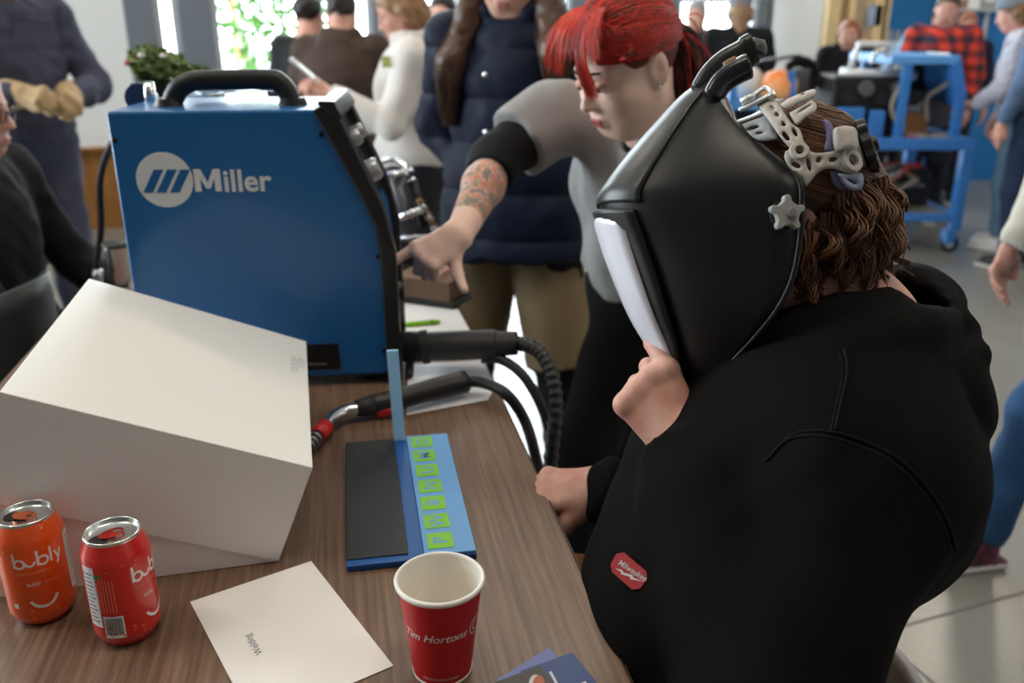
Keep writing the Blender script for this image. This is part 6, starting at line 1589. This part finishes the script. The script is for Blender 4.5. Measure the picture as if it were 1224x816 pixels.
gen = thing('wire_feeder', ((gx0 + gx1) / 2, cy0 + .5, ez), 'open black wire feeder cabinet under the blue cart hood', 'wire feeder')
MB().box(((gx0 + gx1) / 2, cy0 + .62, ez + .26), ((gx1 - gx0) / 2, .13, .26)).build('cabinet', ENG, gen, bevel=.01)
MB().lathe([(0, -.05), (.10, -.05), (.10, -.04), (.04, -.035), (.04, .035), (.10, .04), (.10, .05), (0, .05)], (gx0 + .22, cy0 + .34, ez + .14), (0, 1, 0), 24).build('spool', ENGG, gen, auto=40)
MB().tube(spline([V(gx0 + .16, cy0 + .2, hz - .02), V(gx0 + .18, cy0 + .16, hz - .12), V(gx0 + .06, cy0 + .16, ez + .26), V(gx0 + .08, cy0 + .16, ez + .1)], 6), .013, 8).build('cable', mat('cable_beige', srgb(165, 155, 140), .6), gen, smooth=True)
MB().box((gx1 - .17, cy0 + .25, ez + .08), (.10, .08, .08)).build('carton_tan', mat('kraft', srgb(140, 98, 62), .8), gen, bevel=.005)
MB().box((gx1 - .16, cy0 + .3, ez + .20), (.06, .05, .05)).build('meter', WHITEPLA, gen, bevel=.005)
rs = np.random.RandomState(5)
BITS = [mat('bit_red', srgb(160, 40, 40), .5), mat('bit_tan', srgb(150, 120, 95), .7), mat('bit_grey', (.3, .3, .3), .5), mat('bit_black', (.02, .02, .02), .5), mat('bit_blue', srgb(60, 120, 200), .5)]
for k in range(9):
    x_ = lerp(gx0 - .05, gx1, k / 8); c = V(x_, cy0 + .10 + rs.uniform(-.02, .02), zt + .024)
    t = thing('weld_coupon', c, 'small welded metal sample on the blue cart tray, number %d along from the left' % (k + 1), 'metal sample', 'welded samples on the cart tray')
    t['label'] = 'small metal sample on the blue cart tray, %s from the left' % ['first', 'second', 'third', 'fourth', 'fifth', 'sixth', 'seventh', 'eighth', 'ninth'][k]
    MB().box(c + V(0, 0, .012), (.035, .03, .012), frame((cos(k), sin(k), 0))).build('plate', BITS[k % 3], t, bevel=.003); MB().tube([c + V(-.03, 0, .026), c + V(.03, .01, .026)], .006, 6).build('bead', STEEL, t, smooth=True)
items = [(.20, .10, .12, 3, 'black toolbox on the lower cart shelf', 'toolbox'), (.50, .09, .10, 0, 'red parts box on the lower cart shelf', 'box'), (.75, .09, .13, 1, 'tan coil box on the lower cart shelf', 'box'), (1.04, .13, .15, 3, 'large black case on the lower cart shelf', 'case')]
for fx_, w_, h_, mi_, lb, ct in items:
    x_ = cx0 + fx_ * (cx1 - cx0) / 1.25; c = V(x_, cy0 + .45, .258)
    t = thing('storage_box' if ct == 'box' else ('tool_box' if ct == 'toolbox' else 'storage_case'), c, lb, ct)
    MB().box(c + V(0, 0, h_ * .8), (w_ * .8, .14, h_ * .8)).build('body', BITS[mi_], t, bevel=.012); MB().box(c + V(0, 0, h_ * 1.62), (w_ * .82, .145, .014)).build('lid', BITS[2] if mi_ != 3 else BITS[3], t, bevel=.006)
    MB().tube([c + V(-.05, -.15, h_ * .9), c + V(-.04, -.17, h_ * 1.0), c + V(.04, -.17, h_ * 1.0), c + V(.05, -.15, h_ * .9)], .008, 8).build('handle', STEEL, t, smooth=True)
cb_ = V(cx0 + .45, cy0 + .14, .36)
t = thing('cable_bundle', cb_ - V(0, 0, .1), 'tangled red and tan cable bundle on the lower cart shelf', 'cable')
for k in range(4):
    rs2 = np.random.RandomState(k); pts = [cb_ + V(.20 * cos(a * (1 + .2 * k)) + .05 * rs2.randn(), .05 * sin(a), .12 * sin(a * 1.3 + k) + .10) for a in np.linspace(0, 6, 12)]
    MB().tube(spline(pts, 5), .016, 8).build('cable', [BITS[1], BITS[0], BITS[3], BITS[2]][k], t, smooth=True)
# second table to the left with coil, helmet and orange jug
tx0, tx1, ty = aty(868, 118, 6.2)[0], aty(962, 118, 6.2)[0], 6.2; tz = aty(910, 121, 6.2)[2]
t2 = thing('work_table', ((tx0 + tx1) / 2, ty + .3, 0), 'pale blue steel work table behind the welding helmet', 'table')
MB().box(((tx0 + tx1) / 2, ty + .3, tz - .03), ((tx1 - tx0) / 2, .27, .03)).build('tabletop', CBL, t2, bevel=.006)
for x_ in (tx0 + .05, tx1 - .05):
    for y_ in (ty + .06, ty + .52): MB().bar((x_, y_, 0), (x_, y_, tz - .06), .05, .05).build('leg', CB, t2)
for px in (868, 938): MB().bar(aty(px + 8, 120, ty) * V(1, 1, 0) + V(0, 0, tz), aty(px + 8, 85, ty), .05, .03).build('post', CB, t2)
o = aty(932, 92, 6.3); jug = thing('jug', V(o[0], o[1], tz), 'orange and white jug on the pale blue table', 'jug')
ORG = mat('jug_orange', srgb(235, 120, 50), .4, col2=srgb(240, 200, 140), nscale=4)
MB().lathe([(0, 0), (.10, 0), (.125, .03), (.125, .12), (.09, .18), (.04, .20), (0, .20)], (o[0], o[1], tz), n=28).build('body', ORG, jug, smooth=True); MB().lathe([(0, .225), (.035, .225), (.035, .198), (0, .198)], (o[0], o[1], tz), n=18).build('cap', WHITEPLA, jug, auto=40)
o = aty(889, 92, 6.42); h2 = thing('white_helmet', V(o[0], o[1], tz), 'white welding helmet with dark visor lying on the pale blue table', 'helmet')
q = Field(); q.ell(V(o[0], o[1], tz + .10), (.15, .13, .13), None); q.plane((0, 0, tz + .002), (0, 0, -1)); q.build('shell', V(o[0] - .25, o[1] - .2, tz - .02), V(o[0] + .25, o[1] + .2, tz + .3), .01, mat('helmet_white', (.78, .80, .82), .3), h2)
MB().bar(aty(905, 74, 6.3), aty(955, 66, 6.3), .10, .02).build('visor', BLACK, h2, bevel=.005); MB().sphere(aty(885, 93, 6.2), (.03, .02, .035), 12).build('knob', ENGG, h2, smooth=True)
o = aty(956, 95, 6.45); cl = thing('cable_coil', V(o[0], o[1], tz), 'round black cable coil standing on the pale blue table', 'cable coil')
for k in range(4): MB().tube([V(o[0] + (.13 - .018 * k) * cos(t), o[1] + .02 * k, tz + .145 + (.13 - .018 * k) * sin(t)) for t in np.linspace(0, 2 * pi, 30)], .013, 8).build('turn', CABLE, cl, smooth=True)
MB().box((o[0] + .02, o[1] + .03, tz + .10), (.05, .04, .10)).build('holder', ENGG, cl, bevel=.01)

# ---------------------------------------------------------------- timber stud frame
fy = 8.55; fx0, fx1 = aty(984, 30, fy)[0], aty(1061, 30, fy)[0]
fr = thing('stud_frame', ((fx0 + fx1) / 2, fy, 0), 'pale timber stud wall mock-up against the white wall', 'timber frame')
for i, x_ in enumerate((fx0 + .07, fx0 + .24, fx0 + .55, fx1 - .09)): MB().box((x_, fy, 1.3), (.055 if i in (0, 3) else .03, .05, 1.24)).build('stud', PINE, fr, bevel=.003)
for z in (.03, 2.57, 1.0): MB().box(((fx0 + fx1) / 2, fy, z), ((fx1 - fx0) / 2, .05, .03)).build('plate', PINE, fr, bevel=.003)
MB().box(((fx0 + fx1) / 2, fy + .06, 1.3), ((fx1 - fx0) / 2, .006, 1.27)).build('sheathing', mat('osb_pale', srgb(222, 205, 175), .8, noise=.15, nscale=8), fr)
MB().box((fx0 + .45, fy - .02, 1.55), (.06, .03, .09)).build('junction_box', mat('box_blue_grey', srgb(150, 165, 185), .5), fr, bevel=.004)
# shelf on the blue wall
sx0, sx1 = aty(1135, 10, 8.75)[0], aty(1195, 10, 8.75)[0]; sz = aty(1150, 12, 8.75)[2]
sh_ = thing('wall_shelf', ((sx0 + sx1) / 2, 8.8, sz), 'narrow metal shelf on the blue wall', 'shelf')
MB().box(((sx0 + sx1) / 2, 8.75, sz), ((sx1 - sx0) / 2, .12, .012)).build('board', STEEL, sh_)
for x_ in (sx0 + .1, sx1 - .05): MB().bar((x_, 8.86, sz - .6), (x_, 8.86, sz + .5), .03, .02).build('upright', WHITEPLA, sh_)
for i, (px, w_, h_, c) in enumerate(((1142, .09, .24, BITS[1]), (1160, .06, .14, WHITEPLA), (1178, .07, .18, BITS[2]))):
    x_ = aty(px, 5, 8.75)[0]; b_ = thing('parcel', (x_, 8.75, sz + .012), ['tall tan', 'small white', 'grey'][i] + ' package on the wall shelf', 'package')
    MB().box((x_, 8.75, sz + .013 + h_ / 2), (w_, .07, h_ / 2)).build('body', c, b_, bevel=.006); MB().box((x_, 8.679, sz + .02 + h_ * .5), (w_ * .6, .002, h_ * .2)).build('sticker', PAPER, b_)
rk = thing('display_rack', (aty(1072, 60, 8.6)[0], 8.6, 0), 'small grey rack beside the timber frame', 'rack'); rx_ = aty(1072, 60, 8.6)[0]
for dx_ in (-.07, .0, .07): MB().bar((rx_ + dx_, 8.62, 0), (rx_ + dx_, 8.62, aty(1072, 36, 8.6)[2]), .03, .03).build('bar', BITS[2], rk)
for z in (.3, .8, 1.25): MB().bar((rx_ - .09, 8.6, z), (rx_ + .09, 8.6, z), .02, .02).build('crossbar', BITS[2], rk)

# ---------------------------------------------------------------- potted plant behind the welder
pxp = aty(193, 118, 2.75); pz = pxp[2] - .05
pot = thing('potted_plant', V(pxp[0], pxp[1], pz - .02), 'bushy potted plant with small pink flowers behind the welder', 'plant')
MB().lathe([(0, 0), (.05, 0), (.07, .11), (.074, .115), (.064, .115), (.06, .10), (0, .10)], (pxp[0], pxp[1], pz - .02), n=28).build('pot', mat('pot_black', (.02, .022, .028), .35), pot, auto=40)
HERB = mat('herb_leaf', srgb(128, 152, 92), .55, noise=.5, nscale=12)
leaf_cloud('foliage', V(pxp[0] + .01, pxp[1], pz + .14), (.085, .08, .045), 800, .030, HERB, pot, 5)
leaf_cloud('foliage', V(pxp[0] - .02, pxp[1], pz + .155), (.06, .06, .05), 400, .030, HERB, pot, 6)
leaf_cloud('trailing_leaves', V(pxp[0] + .10, pxp[1] + .03, pz + .12), (.055, .05, .025), 260, .028, HERB, pot, 7)
rs = np.random.RandomState(2)
for k in range(9):
    c = V(pxp[0] + rs.uniform(-.08, .07), pxp[1] + rs.uniform(-.07, .0), pz + rs.uniform(.15, .20)); MB().sphere(c, (.011, .011, .008), 8).build('flower', mat('flower_pink', srgb(190, 60, 90), .6) if k % 3 else mat('flower_white', srgb(220, 215, 210), .6), pot, smooth=True)
stand = thing('plant_stand', (pxp[0], pxp[1], 0), 'slim black plant stand behind the welder', 'stand')
MB().lathe([(0, pz - .02), (.13, pz - .02), (.13, pz - .04), (.02, pz - .045), (.02, .03), (.16, .02), (.16, 0), (0, 0)], (pxp[0], pxp[1], 0), n=28).build('pedestal', BLACK, stand, auto=40)
MB().lathe([(.128, pz - .021), (.134, pz - .019), (.134, pz - .028), (.128, pz - .028)], (pxp[0], pxp[1], 0), n=28).build('top_ring', STEEL, stand, smooth=True)
# steel tumbler and hose left of the welder
tb = atz(147, 338, .9); tu = thing('tumbler', tb, 'shiny steel tumbler on the table left of the welder', 'tumbler')
MB().lathe([(0, .001), (.026, .001), (.034, .095), (.031, .095), (.029, .09), (0, .01)], tb, n=28).build('cup', CHROME, tu, auto=40); MB().lathe([(.034, .093), (.0365, .097), (.034, .101), (.0, .100)], tb, n=28).build('lid', BLACK, tu, smooth=True)
hs = thing('gas_hose', aty(118, 330, 2.2), 'black gas hose hanging behind the rear of the welder', 'hose')
MB().tube(spline([HM(160, 140, .26), aty(132, 176, 2.0), aty(120, 215, 2.1), aty(121, 270, 2.15), aty(115, 330, 2.15), aty(118, 420, 2.15)], 8), .0085, 8).build('tube', CABLE, hs, smooth=True)
MB().tube([aty(117, 322, 2.15), aty(116, 338, 2.15)], .012, 10).build('fitting', STEEL, hs, smooth=True)
# bench clamp at the far end of the table
bc = V(*atz(492, 330, .9)[:2], .9); bt = thing('bench_clamp', bc, 'chrome and black bench clamp with ring handle behind the welder front', 'clamp')
def BP(px, py, dy=0.0): r = ray(px, py); t = (bc[1] + dy) / r[1]; return C0 + r * t
MB().box(bc + V(-.02, .0, .02), (.06, .05, .02)).build('base', BLACK, bt, bevel=.006)
MB().tube([BP(488, 325), BP(482, 262), BP(472, 205)], [.022, .022, .020], 14).build('column', ENGG, bt, smooth=True)
MB().tube([BP(468 + 17 * cos(t), 200 + 9 * sin(t), -.03 * sin(t)) for t in np.linspace(0, 2 * pi, 26)], .0075, 8, cap=False).build('ring_handle', CHROME, bt, smooth=True)
MB().tube([BP(474, 262, -.03), BP(505, 250, -.03)], .010, 12).build('spindle', CHROME, bt, smooth=True); MB().tube([BP(478, 285, -.03), BP(528, 282, -.02)], .006, 10).build('lever', STEEL, bt, smooth=True)
for k in range(7): MB().tube([BP(500 + 3.6 * k, 240 + 6.5 * k, -.02), BP(506 + 3.6 * k, 243 + 6.5 * k, .01)], .008, 10).build('chain_link', STEEL if k % 2 else mat('bronze', (.25, .16, .09), .35, 1.0), bt, smooth=True)
for px, py in ((486, 208), (492, 203), (494, 214)): MB().sphere(BP(px, py, -.02), .006, 10).build('bolt_head', CHROME, bt, smooth=True)
MB().tube([BP(492, 215), BP(508, 270)], .013, 12).build('grip', BLACK, bt, smooth=True); MB().box(BP(484, 300), (.03, .04, .035)).build('jaw', BLACK, bt, bevel=.006)
